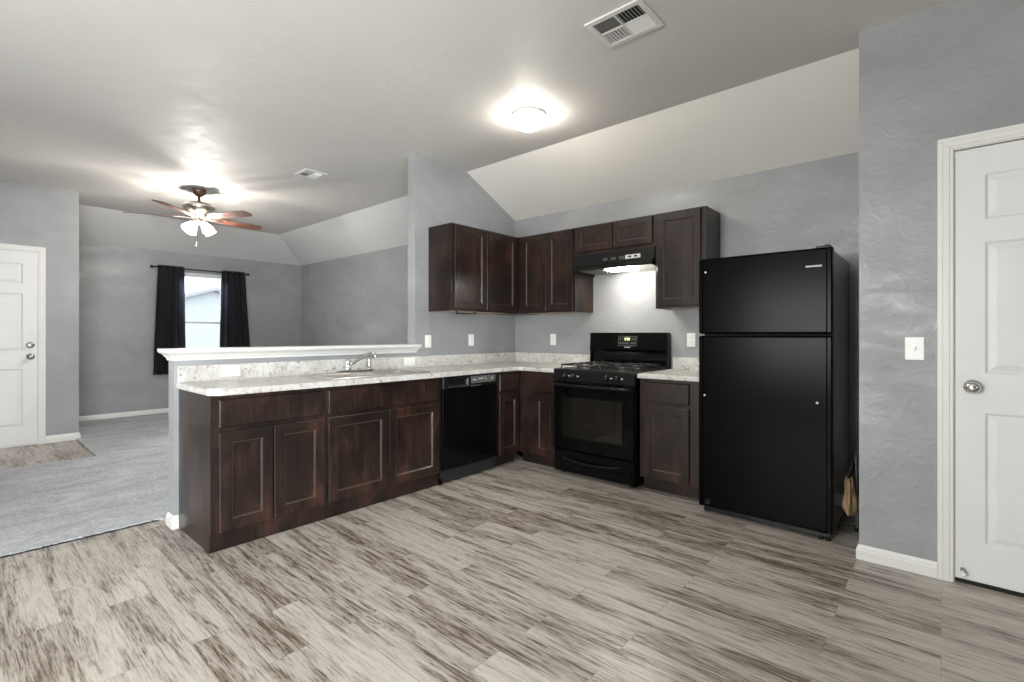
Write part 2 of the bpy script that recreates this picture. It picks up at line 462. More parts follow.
# carpet: closely divided so that its edge can be ragged
def carpet():
    bm = bmesh.new()
    Z = 0.014
    pts_x = [XW, XD, -6.205]; 
    def sheet(x0, x1, y0, y1, nx, ny):
        g = [[bm.verts.new((x0 + (x1 - x0) * i / nx, y0 + (y1 - y0) * j / ny, Z)) for j in range(ny + 1)] for i in range(nx + 1)]
        for i in range(nx):
            for j in range(ny): bm.faces.new((g[i][j], g[i + 1][j], g[i + 1][j + 1], g[i][j + 1]))
    sheet(-6.205, -3.80, YN, 0.93, 30, 260)
    sheet(-6.205, -3.80, 0.93, YL, 30, 40)
    sheet(XW, -6.205, 0.93, YL, 10, 10)
    bmesh.ops.remove_doubles(bm, verts=bm.verts, dist=0.0005)
    rs = random.Random(3)
    for v in bm.verts:
        if abs(v.co.x + 3.80) < 1e-4 and v.co.y < 0.92: v.co.x += rs.uniform(-0.004, 0.012)
        if abs(v.co.x + 6.205) < 1e-4 and v.co.y < 0.92: v.co.x -= rs.uniform(-0.004, 0.006)
    ext = bmesh.ops.extrude_face_region(bm, geom=list(bm.faces))
    for v in [e for e in ext['geom'] if isinstance(e, bmesh.types.BMVert)]: v.co.z = -0.05
    b = B(); b.bm.free(); b.bm = bm
    # strip between carpet edge and partition
    b.box(-3.80, XP - TP, HE, YL, -0.05, 0.014)
    return b
o = struct('carpet', carpet(), 'carpet')
o = B(); o.box(-3.81, -3.788, YN, 0.88, 0.0, 0.006, 0.002); struct('trim_1', o, 'black_satin')

# ceiling: flat centre, slopes down to the low walls
TOP = 3.0
b = B()
b.prism([(XS, YN, HC), (XR + T, YN, HC), (XR + T, SK, HC), (XP - TP / 2, SK, HC), (XP - TP / 2, SL, HC), (XS, SL, HC)], (0, 0, TOP - HC))
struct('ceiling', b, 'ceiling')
b = B()
b.prism([(XR + T, SK, HC), (XR + T, YB + 0.03, HW - 0.015), (XP - TP / 2, YB + 0.03, HW - 0.015), (XP - TP / 2, SK, HC)], (0, 0, 0.2))
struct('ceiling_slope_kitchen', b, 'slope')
b = B()
b.prism([(XP - TP / 2, SL, HC), (XP - TP / 2, YL + 0.02, HW - 0.01), (XW - 0.02, YL + 0.02, HW - 0.01), (XS, SL, HC)], (0, 0, 0.2))
b.prism([(XS, YR - 0.1, HC), (XS, SL, HC), (XW - 0.02, YL + 0.02, HW - 0.008), (XW - 0.02, YR - 0.1, HW - 0.008)], (0, 0, 0.2))
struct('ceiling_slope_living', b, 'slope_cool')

def struct_box(name, *a, mat='wall'): return struct(name, B().box(*a), mat)
struct_box('wall_back', XP - TP / 2, XR, YB, YB + T, -0.1, TOP)
struct_box('wall_living_back', XW, XP - TP / 2, YL, YL + T, -0.1, TOP)
# window wall with its opening
WY0, WY1, WZ0, WZ1 = 2.27, 2.97, 0.60, 2.17
b = B(); b.box(XW - T, XW, 0.835, WY0, -0.1, TOP); b.box(XW - T, XW, WY1, YL + T, -0.1, TOP)
b.box(XW - T, XW, WY0, WY1, -0.1, WZ0); b.box(XW - T, XW, WY0, WY1, WZ1, TOP)
struct('wall_window', b, 'wall')
# front door wall
DY0, DY1, DZ = -0.30, 0.618, 2.095
PX0, PX1, PZ = 0.045, 0.765, 2.095
b = B(); b.box(XD - T, XD, YN, DY0, -0.1, TOP); b.box(XD - T, XD, DY1, YR, -0.1, TOP); b.box(XD - T, XD, DY0, DY1, DZ, TOP)
struct('wall_entry', b, 'wall')
struct_box('wall_entry_return', XW, XD - T, YR - T, YR, -0.1, TOP)
# pantry walls
PX0, PX1, PZ = 0.045, 0.765, 2.095
b = B(); b.box(XC, PX0, YP, YP + T, 0, TOP); b.box(PX1, XR, YP, YP + T, 0, TOP); b.box(PX0, PX1, YP, YP + T, PZ, TOP)
b.box(XC, XC + T, YP + T, YB, 0, TOP)
struct('wall_pantry', b, 'wall')
# right wall with the patio window, rear wall with an added window for the fill light (both behind the camera)
b = B(); b.box(XR, XR + T, YN, -2.1, 0, TOP); b.box(XR, XR + T, -0.1, YB, 0, TOP); b.box(XR, XR + T, -2.1, -0.1, 2.1, TOP); b.box(XR, XR + T, -2.1, -0.1, 0, 0.12)
struct('wall_right', b, 'wall')
b = B(); b.box(XD - T, -2.7, YN - T, YN, 0, TOP); b.box(-0.5, XR + T, YN - T, YN, 0, TOP); b.box(-2.7, -0.5, YN - T, YN, 2.1, TOP); b.box(-2.7, -0.5, YN - T, YN, 0, 0.6)
struct('wall_rear', b, 'wall')
# partition and its low half wall, one drywall body each
def slope_z(y): return HC if y < SK else HC + (HW - HC) * (y - SK) / (YB - SK)
b = B(); b.prism([(XP - TP, PE, 0), (XP - TP, YL, 0), (XP - TP, YL, TOP), (XP - TP, PE, TOP)], (TP, 0, 0))
struct('wall_partition', b, 'wall')
struct('wall_half', B().box(XP - TP, XP, HE, PE, 0, 1.05), 'wall')

# ledge on the half wall: board over a stepped moulding, ends mitred at the near end
b = B()
LX0, LX1, LY0, LY1 = XP - TP - 0.055, XP + 0.055, 0.852, PE + 0.030
b.box(LX0, LX1, LY0, PE, 1.088, 1.110, 0.004)
b.box(XP + 0.001, LX1, PE - 0.01, LY1, 1.088, 1.110, 0.004)
def mould(z0, z1, o0, o1):
    """a ring of moulding round the half wall top, from offset o0 at z0 to o1 at z1"""
    def ring(o, z): return [(XP - TP - o, PE, z), (XP - TP - o, HE - o, z), (XP + o, HE - o, z), (XP + o, PE + max(o, 0), z)]
    a = [b.bm.verts.new(p) for p in ring(o0, z0)]; c = [b.bm.verts.new(p) for p in ring(o1, z1)]
    for i in range(3): b.bm.faces.new((a[i], a[i + 1], c[i + 1], c[i]))
    b.bm.faces.new((a[3], c[3], b.bm.verts.new((XP, PE + max(o1, 0), z1)), b.bm.verts.new((XP, PE + max(o0, 0), z0))))
mould(1.036, 1.036, 0.0, 0.008); mould(1.036, 1.052, 0.008, 0.011); mould(1.052, 1.056, 0.011, 0.018)
mould(1.056, 1.066, 0.018, 0.022); mould(1.066, 1.078, 0.022, 0.034); mould(1.078, 1.084, 0.034, 0.044); mould(1.084, 1.090, 0.044, 0.044)
o = b.build('bar_ledge', 'trim', recalc=True)
tag(o, 'long white moulded ledge capping the grey half wall behind the sink', 'ledge')

# baseboards
def base_run(name, pts, h=0.080, t=0.013):
    """pts: polyline on the floor; the board stands on the left of the run, mitred at the corners"""
    b = B(); P = [Vector((x, y, 0)) for x, y in pts]
    prof = [(0.0005, 0), (t, 0), (t, h * 0.62), (t * 0.75, h * 0.70), (t * 0.75, h * 0.80), (t * 0.4, h * 0.93), (t * 0.2, h), (0.0005, h)]
    rings = []
    for i, p in enumerate(P):
        ds = [(b_ - a_).normalized() for a_, b_ in ((P[i - 1], p) if i else (p, P[1]), (p, P[i + 1]) if i < len(P) - 1 else (P[i - 1], p))]
        ns = [Vector((-d.y, d.x, 0)) for d in ds]
        m = (ns[0] + ns[1]); m = m / m.dot(ns[0])
        rings.append([b.bm.verts.new(p + m * a + Vector((0, 0, c))) for a, c in prof])
    n = len(prof)
    for a, c in zip(rings, rings[1:]):
        for k in range(n): b.bm.faces.new((a[k], a[(k + 1) % n], c[(k + 1) % n], c[k]))
    b.bm.faces.new(rings[0]); b.bm.faces.new(rings[-1])
    return struct(name, b, 'trim')
base_run('baseboard_living', [(XP - TP, YL), (XW, YL), (XW, YR), (XD, YR), (XD, DY1 + 0.059)])
base_run('baseboard_pantry', [(PX0 - 0.059, YP), (XC, YP), (XC, YB), (-1.25, YB)], 0.077)
base_run('baseboard_half', [(XP, 0.924), (XP, HE), (XP - TP, HE), (XP - TP, YL - 0.014)])

# ------------------------------------------------------------------ doors
RAISED = [(0.010, 0.008), (0.016, 0.008), (0.040, 0.001), (0.042, 0.001)]
def six_panel(W, H, rows, stile=0.105, mid=0.10):
    """rows: list of (z0, z1)"""
    w = (W - 2 * stile - mid) / 2
    return [(stile + k * (w + mid), stile + k * (w + mid) + w, a, c) for a, c in rows for k in (0, 1)]
ROWS = [(0.20, 0.825), (1.01, 1.632), (1.74, 1.953)]
def casing(b, W, H, cw=0.058, t=0.018, y=0.0):
    """door casing round an opening 0..W x 0..H in the local frame, stepped profile"""
    for a0, a1, tt in ((0.0, 0.016, t * 0.6), (0.014, 0.040, t * 0.85), (0.038, cw, t)):
        b.box(-a1, -a0, y - tt, y, 0, H + a0, 0.0015); b.box(W + a0, W + a1, y - tt, y, 0, H + a0, 0.0015)
        b.box(-a1, W + a1, y - tt, y, H + a0, H + a1, 0.002)
# pantry door: local frame x right, -y towards the room
d = B().panel_slab(PX1 - PX0 - 0.012, 2.065, 0.035, six_panel(PX1 - PX0 - 0.012, 2.065, [(z0 - 0.018, z1 - 0.018) for z0, z1 in ROWS]), RAISED, both=True)
pd = struct('door_1', d, 'door_white', loc=(PX0 + 0.006, YP + 0.042, 0.022))
c = B(); casing(c, PX1 - PX0, PZ)
c.box(-0.001, 0.004, -0.001, T, 0, PZ); c.box(PX1 - PX0 - 0.004, PX1 - PX0 + 0.001, -0.001, T, 0, PZ); c.box(0, PX1 - PX0, -0.001, T, PZ - 0.004, PZ + 0.001)
cs = struct('trim_2', c, 'trim', loc=(PX0, YP, 0))
# round knob with rosette; axis along -y
def knob_lathe(b, mtx):
    b.lathe([(0.0, 0.0), (0.033, 0.0), (0.034, 0.004), (0.031, 0.009), (0.016, 0.012), (0.012, 0.020), (0.012, 0.030), (0.020, 0.036), (0.027, 0.046), (0.028, 0.056), (0.022, 0.066), (0.010, 0.071), (0.0, 0.072)], 28, mtx)
RX = Matrix.Rotation(PI / 2, 4, 'X')        # z -> -y
b = B(); knob_lathe(b, Matrix.Translation((0.062, -0.035, 0.928)) @ RX)
b.build('door_knob', 'chrome', pd)
b = B(); b.lathe([(0, 0), (0.012, 0), (0.012, 0.004), (0.005, 0.006), (0.005, 0.035), (0, 0.035)], 16, Matrix.Translation((0.03, -0.035, 0.045)) @ RX)
ds = b.build('door_stop', 'chrome', pd)
b = B(); b.lathe([(0, 0), (0.009, 0.0), (0.010, 0.008), (0.008, 0.016), (0, 0.017)], 16, Matrix.Translation((0.03, -0.068, 0.040)) @ Matrix.Rotation(PI / 2 + 0.5, 4, 'X'))
tag(b.build('rubber_tip', 'plastic_white', ds), 'white rubber tip')
b = B(); b.box(-0.004, 0.004, -0.03, 0.0, 0.90, 0.955); b.build('latch_plate', 'chrome', pd)
b = B(); b.box(0.0, PX1 - PX0 - 0.012, -0.028, -0.004, -0.0215, 0.0)  # dark strip in place of the shadow in the gap below the door
tag(b.build('door_gap_shade', 'black_matte', pd), 'dark strip standing in for the shaded gap under the door')
# front door, local frame turned so that -y local faces +x
FW = DY1 - DY0
d = B().panel_slab(FW - 0.012, 2.075, 0.044, six_panel(FW - 0.012, 2.075, [(z0 - 0.01, z1 - 0.01) for z0, z1 in ROWS], 0.115, 0.12), RAISED, both=True)
fd = struct('door_2', d, 'door_white', loc=(XD - 0.03, DY0 + 0.006, 0.014), rotz=PI / 2)
c = B(); casing(c, FW, DZ)
c.box(-0.001, 0.004, -0.001, T, 0, DZ); c.box(FW - 0.004, FW + 0.001, -0.001, T, 0, DZ); c.box(0, FW, -0.001, T, DZ - 0.004, DZ + 0.001)
c.box(0, FW, 0.0, T, 0, 0.012)
struct('trim_3', c, 'trim', loc=(XD, DY0, 0), rotz=PI / 2)
b = B(); knob_lathe(b, Matrix.Translation((FW - 0.068, -0.044, 0.945)) @ RX); b.build('door_knob', 'nickel', fd)
b = B(); b.lathe([(0, 0), (0.032, 0), (0.033, 0.010), (0.026, 0.016), (0, 0.017)], 28, Matrix.Translation((FW - 0.068, -0.044, 1.070)) @ RX)
b.box(FW - 0.073, FW - 0.063, -0.075, -0.058, 1.052, 1.088, 0.003)
b.build('deadbolt', 'nickel', fd)

# ------------------------------------------------------------------ windows
def window(name, W, H, loc, rotz, sash=True, depth=0.06):
    """local: x along the wall, z up, -y to the room"""
    b = B(); fw = 0.035
    b.box(0, fw, 0, depth, 0, H); b.box(W - fw, W, 0, depth, 0, H); b.box(fw, W - fw, 0, depth, 0, fw); b.box(fw, W - fw, 0, depth, H - fw, H)
    w = struct(name, b, 'vinyl_frame', loc=loc, rotz=rotz)
    for k, (z0, z1, y) in enumerate([(fw, H * 0.5 + 0.015, 0.012), (H * 0.5 - 0.015, H - fw, 0.034)] if sash else [(fw, H - fw, 0.02)]):
        s = B(); r = 0.028
        s.box(fw, fw + r, y, y + 0.02, z0, z1, 0.002); s.box(W - fw - r, W - fw, y, y + 0.02, z0, z1, 0.002)
        s.box(fw + r, W - fw - r, y, y + 0.02, z0, z0 + r, 0.002); s.box(fw + r, W - fw - r, y, y + 0.02, z1 - r, z1, 0.002)
        so = s.build('sash', 'vinyl_frame', w)
        B().box(fw + r, W - fw - r, y + 0.008, y + 0.012, z0 + r, z1 - r).build('pane', 'glass', so)
    return w
w1 = window('window_1', WY1 - WY0, WZ1 - WZ0, (XW - 0.045, WY0, WZ0), PI / 2)
b = B(); b.box(-0.03, WY1 - WY0 + 0.03, -0.09, 0.0, -0.02, 0.0, 0.004); b.build('window_sill', 'trim', w1)
window('window_2', 2.0, 1.98, (XR + 0.03, -0.1, 0.12), -PI / 2, sash=False)
window('added_rear_window', 2.2, 1.5, (-0.5, YN - 0.03, 0.6), PI, sash=False)  # unseen rear window, added to go with the fill light

# neighbour's house and ground seen through the living room window
b = B()
b.prism([(0, -6, -0.2), (0, 6, -0.2), (0, 6, 1.9), (0, 0, 3.95), (0, -6, 1.9)], (-9, 0, 0))
nb = thing('neighbour_house', 'pale neighbouring house faintly seen through the living room window', 'house', (-35, 11.0, 0))
b.build('house_wall', 'house', nb)
b = B()
b.prism([(0.5, -6.6, 1.72), (0.5, 0, 3.98), (0.5, 0, 4.16), (0.5, -6.6, 1.9)], (-10, 0, 0))
b.prism([(0.5, 0, 3.98), (0.5, 6.6, 1.72), (0.5, 6.6, 1.9), (0.5, 0, 4.16)], (-10, 0, 0))
b.build('roof', 'roof', nb)
struct('ground', B().box(-60, 12, -30, 44, -0.3, -0.12), 'lawn')

# ------------------------------------------------------------------ kitchen cabinets
# every unit is built in its own frame: x along the run, front face at y=0, body towards +y
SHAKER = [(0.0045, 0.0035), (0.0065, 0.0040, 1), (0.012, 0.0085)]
def cab_door(x0, x1, z0, z1, parent, name='door', rail=0.058, th=0.020):
    W, H = x1 - x0, z1 - z0
    b = B().panel_slab(W, H, th, [(rail, W - rail, rail, H - rail)], SHAKER, x0=x0, z0=z0, y0=-0.0005)
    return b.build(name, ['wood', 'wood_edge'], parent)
def drawer_front(x0, x1, z0, z1, parent):
    b = B().panel_slab(x1 - x0, z1 - z0, 0.020, [], [], x0=x0, z0=z0, y0=-0.0005, edge=0.005)
    return b.build('drawer_front', 'wood', parent)
CT = 0.862          # underside of the countertop
D = 0.565           # body depth behind the face frame
def base_cab(label, loc, rotz, W, doors, drawers, fr=None, kick=True, body_x0=0.0, group='base cabinets', kick_in=0.020):
    t = thing('base_cabinet', label, 'cabinet', loc, rotz, group)
    b = B(); b.box(body_x0, body_x0 + 0.016, 0.019, D, 0.10, CT); b.box(W - 0.016, W, 0.019, D, 0.10, CT); b.box(body_x0 + 0.016, W - 0.016, 0.019, D, 0.10, 0.118); b.box(body_x0 + 0.016, W - 0.016, D - 0.008, D, 0.118, CT)
    # face frame
    openings = doors + drawers
    b.box(body_x0, W, 0.0, 0.019, 0.10, CT)
    b.build('cabinet_body', 'wood', t)
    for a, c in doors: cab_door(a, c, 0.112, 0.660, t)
    for a, c in drawers: drawer_front(a, c, 0.685, 0.838, t)
    if kick:
        k = B(); k.box(body_x0, W, kick_in, D, 0.0, 0.10); k.build('toe_kick', 'wood', t)
    return t
XF = -2.99; YF = 3.51
Y1, Y2, Y3, Y4 = 0.925, 1.585, 2.545, 3.205       # ends of the peninsula units
W1 = Y2 - Y1
base_cab('dark end cabinet of the peninsula beside the carpet, two narrow doors under one drawer', (XF, Y1, 0), PI / 2, W1, [(0.040, 0.325), (0.333, 0.645)], [(0.040, 0.640)])
base_cab('dark sink cabinet under the double sink, two wide doors under a long false front', (XF, Y2, 0), PI / 2, Y3 - Y2, [(0.016, 0.472), (0.478, 0.934)], [(0.016, 0.934)])
t = base_cab('narrow dark cabinet between dishwasher and inner corner, one door under a drawer', (XF, Y4, 0), PI / 2, YF - Y4, [(0.022, 0.290)], [(0.022, 0.290)], kick_in=0.065)
t = base_cab('narrow dark cabinet between inner corner and left side of the stove', (XF, YF, 0), 0, 0.452, [(0.195, 0.447)], [(0.195, 0.447)], kick_in=0.065)
t = base_cab('narrow dark cabinet between stove and refrigerator, one door under a drawer', (-1.755, YF, 0), 0, 0.455, [(0.055, 0.390)], [(0.055, 0.390)], kick_in=0.065)
# countertop: one slab with the sink opening, rounded nose
CZ0, CZ1 = CT, 0.900
SX0, SX1, SY0, SY1 = -3.475, -3.045, 1.655, 2.475        # sink cut-out
NX = XF + 0.042; NY = YF - 0.042
def counter():
    bm = bmesh.new()
    def f(*p): bm.faces.new([bm.verts.new((x, y, CZ0)) for x, y in p])
    e = 0.001; bx = XP + e; by = YB - e; Ye = 0.912
    f((bx, Ye), (NX - 0.055, Ye), (NX, Ye + 0.055), (NX, SY0), (SX1, SY0), (SX0, SY0), (bx, SY0))
    f((bx, SY0), (SX0, SY0), (SX0, SY1), (bx, SY1)); f((SX1, SY0), (NX, SY0), (NX, SY1), (SX1, SY1))
    f((bx, SY1), (SX0, SY1), (SX1, SY1), (NX, SY1), (NX, NY), (NX, by), (bx, by))
    f((NX, NY), (-2.537, NY), (-2.537, by), (NX, by))
    bmesh.ops.remove_doubles(bm, verts=bm.verts, dist=1e-5)
    ext = bmesh.ops.extrude_face_region(bm, geom=list(bm.faces))
    for v in [g for g in ext['geom'] if isinstance(g, bmesh.types.BMVert)]: v.co.z = CZ1
    es = []
    for ed in bm.edges:
        if len(ed.link_faces) != 2: continue
        a, c = ed.verts
        mid = (a.co + c.co) / 2
        if abs(ed.link_faces[0].normal.dot(ed.link_faces[1].normal)) < 0.3 and abs(a.co.z - c.co.z) < 1e-4 and mid.x > bx + 0.01 and mid.y < by - 0.01 and not (SX0 - .01 < mid.x < SX1 + .01 and SY0 - .01 < mid.y < SY1 + .01) and mid.x < -2.54: es.append(ed)
    bmesh.ops.bevel(bm, geom=es, offset=0.011, segments=4, affect='EDGES', profile=0.5)
    b = B(); b.bm.free(); b.bm = bm; return b
ct = thing('countertop', 'speckled white L-shaped countertop running from the peninsula to the stove', 'countertop', (0, 0, 0))
counter().build('worktop', 'counter', ct)
b = B(); b.box(XP + 0.001, XP + 0.020, 0.918, YB - 0.001, CZ1, 1.003, 0.003); b.box(XP + 0.020, -2.56, YB - 0.020, YB - 0.001, CZ1, 1.003, 0.003)
b.build('backsplash', 'counter', ct)
cr = thing('countertop', 'short speckled white countertop between the stove and the refrigerator', 'countertop', (0, 0, 0))
B().box(-1.762, -1.262, NY, YB - 0.001, CZ0, CZ1, 0.010, 3).build('worktop', 'counter', cr)
B().box(-1.745, -1.262, YB - 0.020, YB - 0.001, CZ1, 1.003, 0.003).build('backsplash', 'counter', cr)

# double sink: rim with two bowls
def sink():
    bm = bmesh.new()
    R = 0.006
    def ring(x0, x1, y0, y1, r, z, n=5):
        vs = []
        for cx, cy, a0 in ((x1 - r, y1 - r, 0), (x0 + r, y1 - r, 90), (x0 + r, y0 + r, 180), (x1 - r, y0 + r, 270)):
            for k in range(n + 1):
                a = math.radians(a0 + 90 * k / n); vs.append(bm.verts.new((cx + r * math.cos(a), cy + r * math.sin(a), z)))
        return vs
    def bridge(a, c, flip=False):
        n = len(a)
        for i in range(n):
            f = bm.faces.new((a[i], a[(i + 1) % n], c[(i + 1) % n], c[i])); f.smooth = True
    z = CZ1
    ox0, ox1, oy0, oy1 = SX0 - 0.018, SX1 + 0.014, SY0 - 0.016, SY1 + 0.016
    ym = (SY0 + SY1) / 2
    for k, (y0, y1) in enumerate(((oy0, ym), (ym, oy1))):
        o0 = ring(ox0, ox1, y0, y1, 0.006, z + 0.001)
        o1 = ring(ox0 + 0.004, ox1 - 0.004, y0 + (0.004 if k == 0 else 0), y1 - (0.004 if k else 0), 0.006, z + 0.009)
        bx0, bx1 = SX0 + 0.075, SX1 - 0.012; by0, by1 = y0 + 0.035, y1 - 0.035
        if k == 0: by1 = y1 - 0.014
        else: by0 = y0 + 0.014
        i0 = ring(bx0, bx1, by0, by1, 0.05, z + 0.009); i1 = ring(bx0 + 0.006, bx1 - 0.006, by0 + 0.006, by1 - 0.006, 0.05, z + 0.002)
        i2 = ring(bx0 + 0.014, bx1 - 0.014, by0 + 0.014, by1 - 0.014, 0.05, z - 0.14); i3 = ring(bx0 + 0.04, bx1 - 0.04, by0 + 0.04, by1 - 0.04, 0.04, z - 0.16)
        for a, c in ((o0, o1), (o1, i0), (i0, i1), (i1, i2), (i2, i3)): bridge(a, c)
        bm.faces.new(i3)
    b = B(); b.bm.free(); b.bm = bm; return b
sk = thing('sink', 'stainless double-bowl sink set in the peninsula countertop', 'sink', (0, 0, 0))
sink().build('basin', 'steel', sk)
for yy in (SY0 + 0.20, SY1 - 0.20):
    b = B(); b.lathe([(0.0, 0.002), (0.02, 0.0), (0.04, 0.004), (0.045, 0.0), (0.045, -0.006), (0, -0.006)], 24, Matrix.Translation((SX0 + 0.24, yy, CZ1 - 0.152)))
    b.build('drain', 'chrome', sk)
# faucet on the sink's back ledge
FY, FX, FZ = 2.015, SX0 + 0.025, CZ1 + 0.010
fc = thing('faucet', 'chrome kitchen faucet with raised angled spout behind the sink', 'faucet', (FX, FY, FZ))
b = B(); b.box(-0.027, 0.027, -0.09, 0.215, 0.0, 0.014, 0.006, 3)
b.lathe([(0.026, 0.010), (0.026, 0.03), (0.021, 0.036), (0.021, 0.060), (0.024, 0.066), (0.024, 0.078), (0.014, 0.088), (0.0, 0.09)], 24)
b.build('faucet_body', 'chrome', fc)
b = B(); b.tube([(0.004, 0.0, 0.050), (0.010, 0.04, 0.066), (0.016, 0.09, 0.094), (0.024, 0.165, 0.128), (0.030, 0.195, 0.136), (0.034, 0.214, 0.130), (0.036, 0.222, 0.112), (0.036, 0.222, 0.098)], [0.012, 0.011, 0.010, 0.010, 0.011, 0.013, 0.014, 0.014])
b.build('spout', 'chrome', fc)
b = B(); b.tube([(0, 0, 0.084), (0, -0.004, 0.100), (0.004, -0.010, 0.112), (0.012, -0.022, 0.120), (0.020, -0.030, 0.121)], [0.009, 0.009, 0.008, 0.007, 0.005])
b.build('lever_handle', 'chrome', fc)
b = B(); b.lathe([(0, 0.014), (0.020, 0.014), (0.018, 0.022), (0.011, 0.028), (0.012, 0.060), (0.016, 0.085), (0.017, 0.100), (0.010, 0.108), (0, 0.108)], 20, Matrix.Translation((-0.002, 0.190, -0.002)))
b.build('side_sprayer', 'nickel', fc)

# ------------------------------------------------------------------ wall cabinets
UB, UT, UD = 1.410, 2.185, 0.318
def wall_cab(label, loc, rotz, W, doors, zb=UB, zt=UT, depth=UD, rail=0.055, frame_b=0.0, group='wall cabinets', d0=0.018, d1=0.012):
    t = thing('wall_cabinet', label, 'cabinet', loc, rotz, group)
    b = B(); b.box(0, W, 0.019, depth - 0.001, zb + 0.012, zt); b.box(0, W, 0, 0.019, zb, zt)
    b.box(0, 0.012, 0.019, depth - 0.001, zb, zb + 0.013); b.box(W - 0.012, W, 0.019, depth - 0.001, zb, zb + 0.013)
    b.build('cabinet_body', 'wood', t)
    B().box(0.0125, W - 0.0125, 0.0195, depth - 0.003, zb + 0.0045, zb + 0.0115).build('bottom_panel', 'maple', t)
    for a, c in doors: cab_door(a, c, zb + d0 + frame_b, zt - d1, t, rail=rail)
    return t
UX, UY = XP + UD + 0.001, YB - UD - 0.001
UY0 = 2.895
wall_cab('dark wall cabinet on the partition wall, above the two switches, with two doors', (UX, UY0, 0), PI / 2, UY - UY0 + 0.0, [(0.022, 0.422), (0.430, 0.858)])
wall_cab('dark two-door wall cabinet on the back wall between corner and range hood', (UX + 0.001, UY, 0), 0, -2.552 - UX, [(0.058, 0.366), (0.372, 0.674)])
wall_cab('short dark cabinet with two small doors directly above the range hood', (-2.551, UY, 0), 0, 0.789, [(0.022, 0.400), (0.406, 0.768)], zb=1.925, rail=0.050, d0=0.024)
wall_cab('tall single-door wall cabinet at the right end, above the refrigerator corner', (-1.761, UY, 0), 0, 0.410, [(0.018, 0.372)])
# blind corner body so that the corner reads solid
tag(B().box(XP + 0.002, UX - 0.001, UY + 0.001, YB - 0.002, UB, UT).build('corner_filler', 'wood'), 'dark blind corner block joining the two runs of wall cabinets', 'cabinet')
# slim paper towel bar under the partition cabinet
b = B(); b.box(-0.012, 0.0, -0.0, 0.010, -0.030, 0.0, 0.002); b.box(-0.012, 0.0, 0.235, 0.245, -0.022, 0.0, 0.002)
b.tube([(-0.006, 0.005, -0.022), (-0.006, 0.24, -0.018)], 0.005)
tag(b.build('towel_bar', 'black_satin', loc=(UX - 0.03, 2.985, UB)), 'slim dark towel bar fixed under the partition wall cabinet', 'towel bar')

# ------------------------------------------------------------------ range hood
HX0, HX1 = -2.545, -1.768
hd = thing('range_hood', 'black under-cabinet range hood with its lamp lit over the stove', 'range hood', (HX0, YB - 0.001, 1.925))
W = HX1 - HX0
b = B()      # shell: top, sloping front, two cheeks; open below
prof = [(0.0, -0.002), (-0.325, -0.002), (-0.332, -0.100), (-0.372, -0.128), (-0.372, -0.152), (-0.360, -0.152), (-0.358, -0.136), (-0.322, -0.108), (-0.316, -0.014), (0.0, -0.014)]
b.prism([(0.0, y, z) for y, z in prof], (W, 0, 0))
for x in (0.0, W - 0.008):
    b.prism([(x, -0.001, -0.003), (x, -0.322, -0.003), (x, -0.330, -0.100), (x, -0.370, -0.128), (x, -0.370, -0.153), (x, -0.001, -0.175)], (0.008, 0, 0))
b.build('hood_shell', 'black_satin', hd)
b = B(); b.prism([(0.008, -0.001, -0.150), (0.008, -0.356, -0.138), (0.008, -0.320, -0.110), (0.008, -0.312, -0.018), (0.008, -0.001, -0.018)], (W - 0.016, 0, 0))
b.build('underside_liner', 'hood_steel', hd)
b = B(); b.box(0.07, 0.30, -0.31, -0.06, -0.154, -0.140, 0.002)
for k in range(8): b.box(0.08, 0.29, -0.30 + 0.027 * k, -0.29 + 0.027 * k, -0.157, -0.153)
b.build('grease_filter', 'nickel', hd)
b = B(); b.box(0.30, 0.56, -0.29, -0.16, -0.160, -0.143, 0.004); b.build('lamp_lens', 'hood_glow', hd)
b = B(); b.box(0.515, 0.655, -0.3345, -0.325, -0.082, -0.048, 0.001); sp = b.build('switch_plate', 'mark', hd)
b = B()
for x in (0.545, 0.60): B().box(x, x + 0.028, -0.3385, -0.333, -0.072, -0.058, 0.002).build('rocker_switch', 'black_satin', sp)

b = B()
for x in (0.30, 0.38, 0.46):
    b = B()
    for k in range(4): b.box(x + 0.012 * k, x + 0.012 * k + 0.006, -0.3332, -0.325, -0.074, -0.054)
    b.box(x - 0.002, x + 0.044, -0.3332, -0.325, -0.077, -0.074)
    b.build('vent_slot', 'pod', hd)


# ------------------------------------------------------------------ stove
SXL, SW, SFY = -2.529, 0.760, 3.475
st = thing('gas_stove', 'black free-standing gas stove under the range hood', 'stove', (SXL, SFY, 0))
DP = YB - 0.012 - SFY
b = B(); b.box(0, SW, 0, DP, 0.03, 0.885, 0.003)
for x in (0.03, SW - 0.07):
    for y in (0.04, DP - 0.08): b.box(x, x + 0.04, y, y + 0.04, 0, 0.03)
b.build('stove_body', 'black_gloss', st)
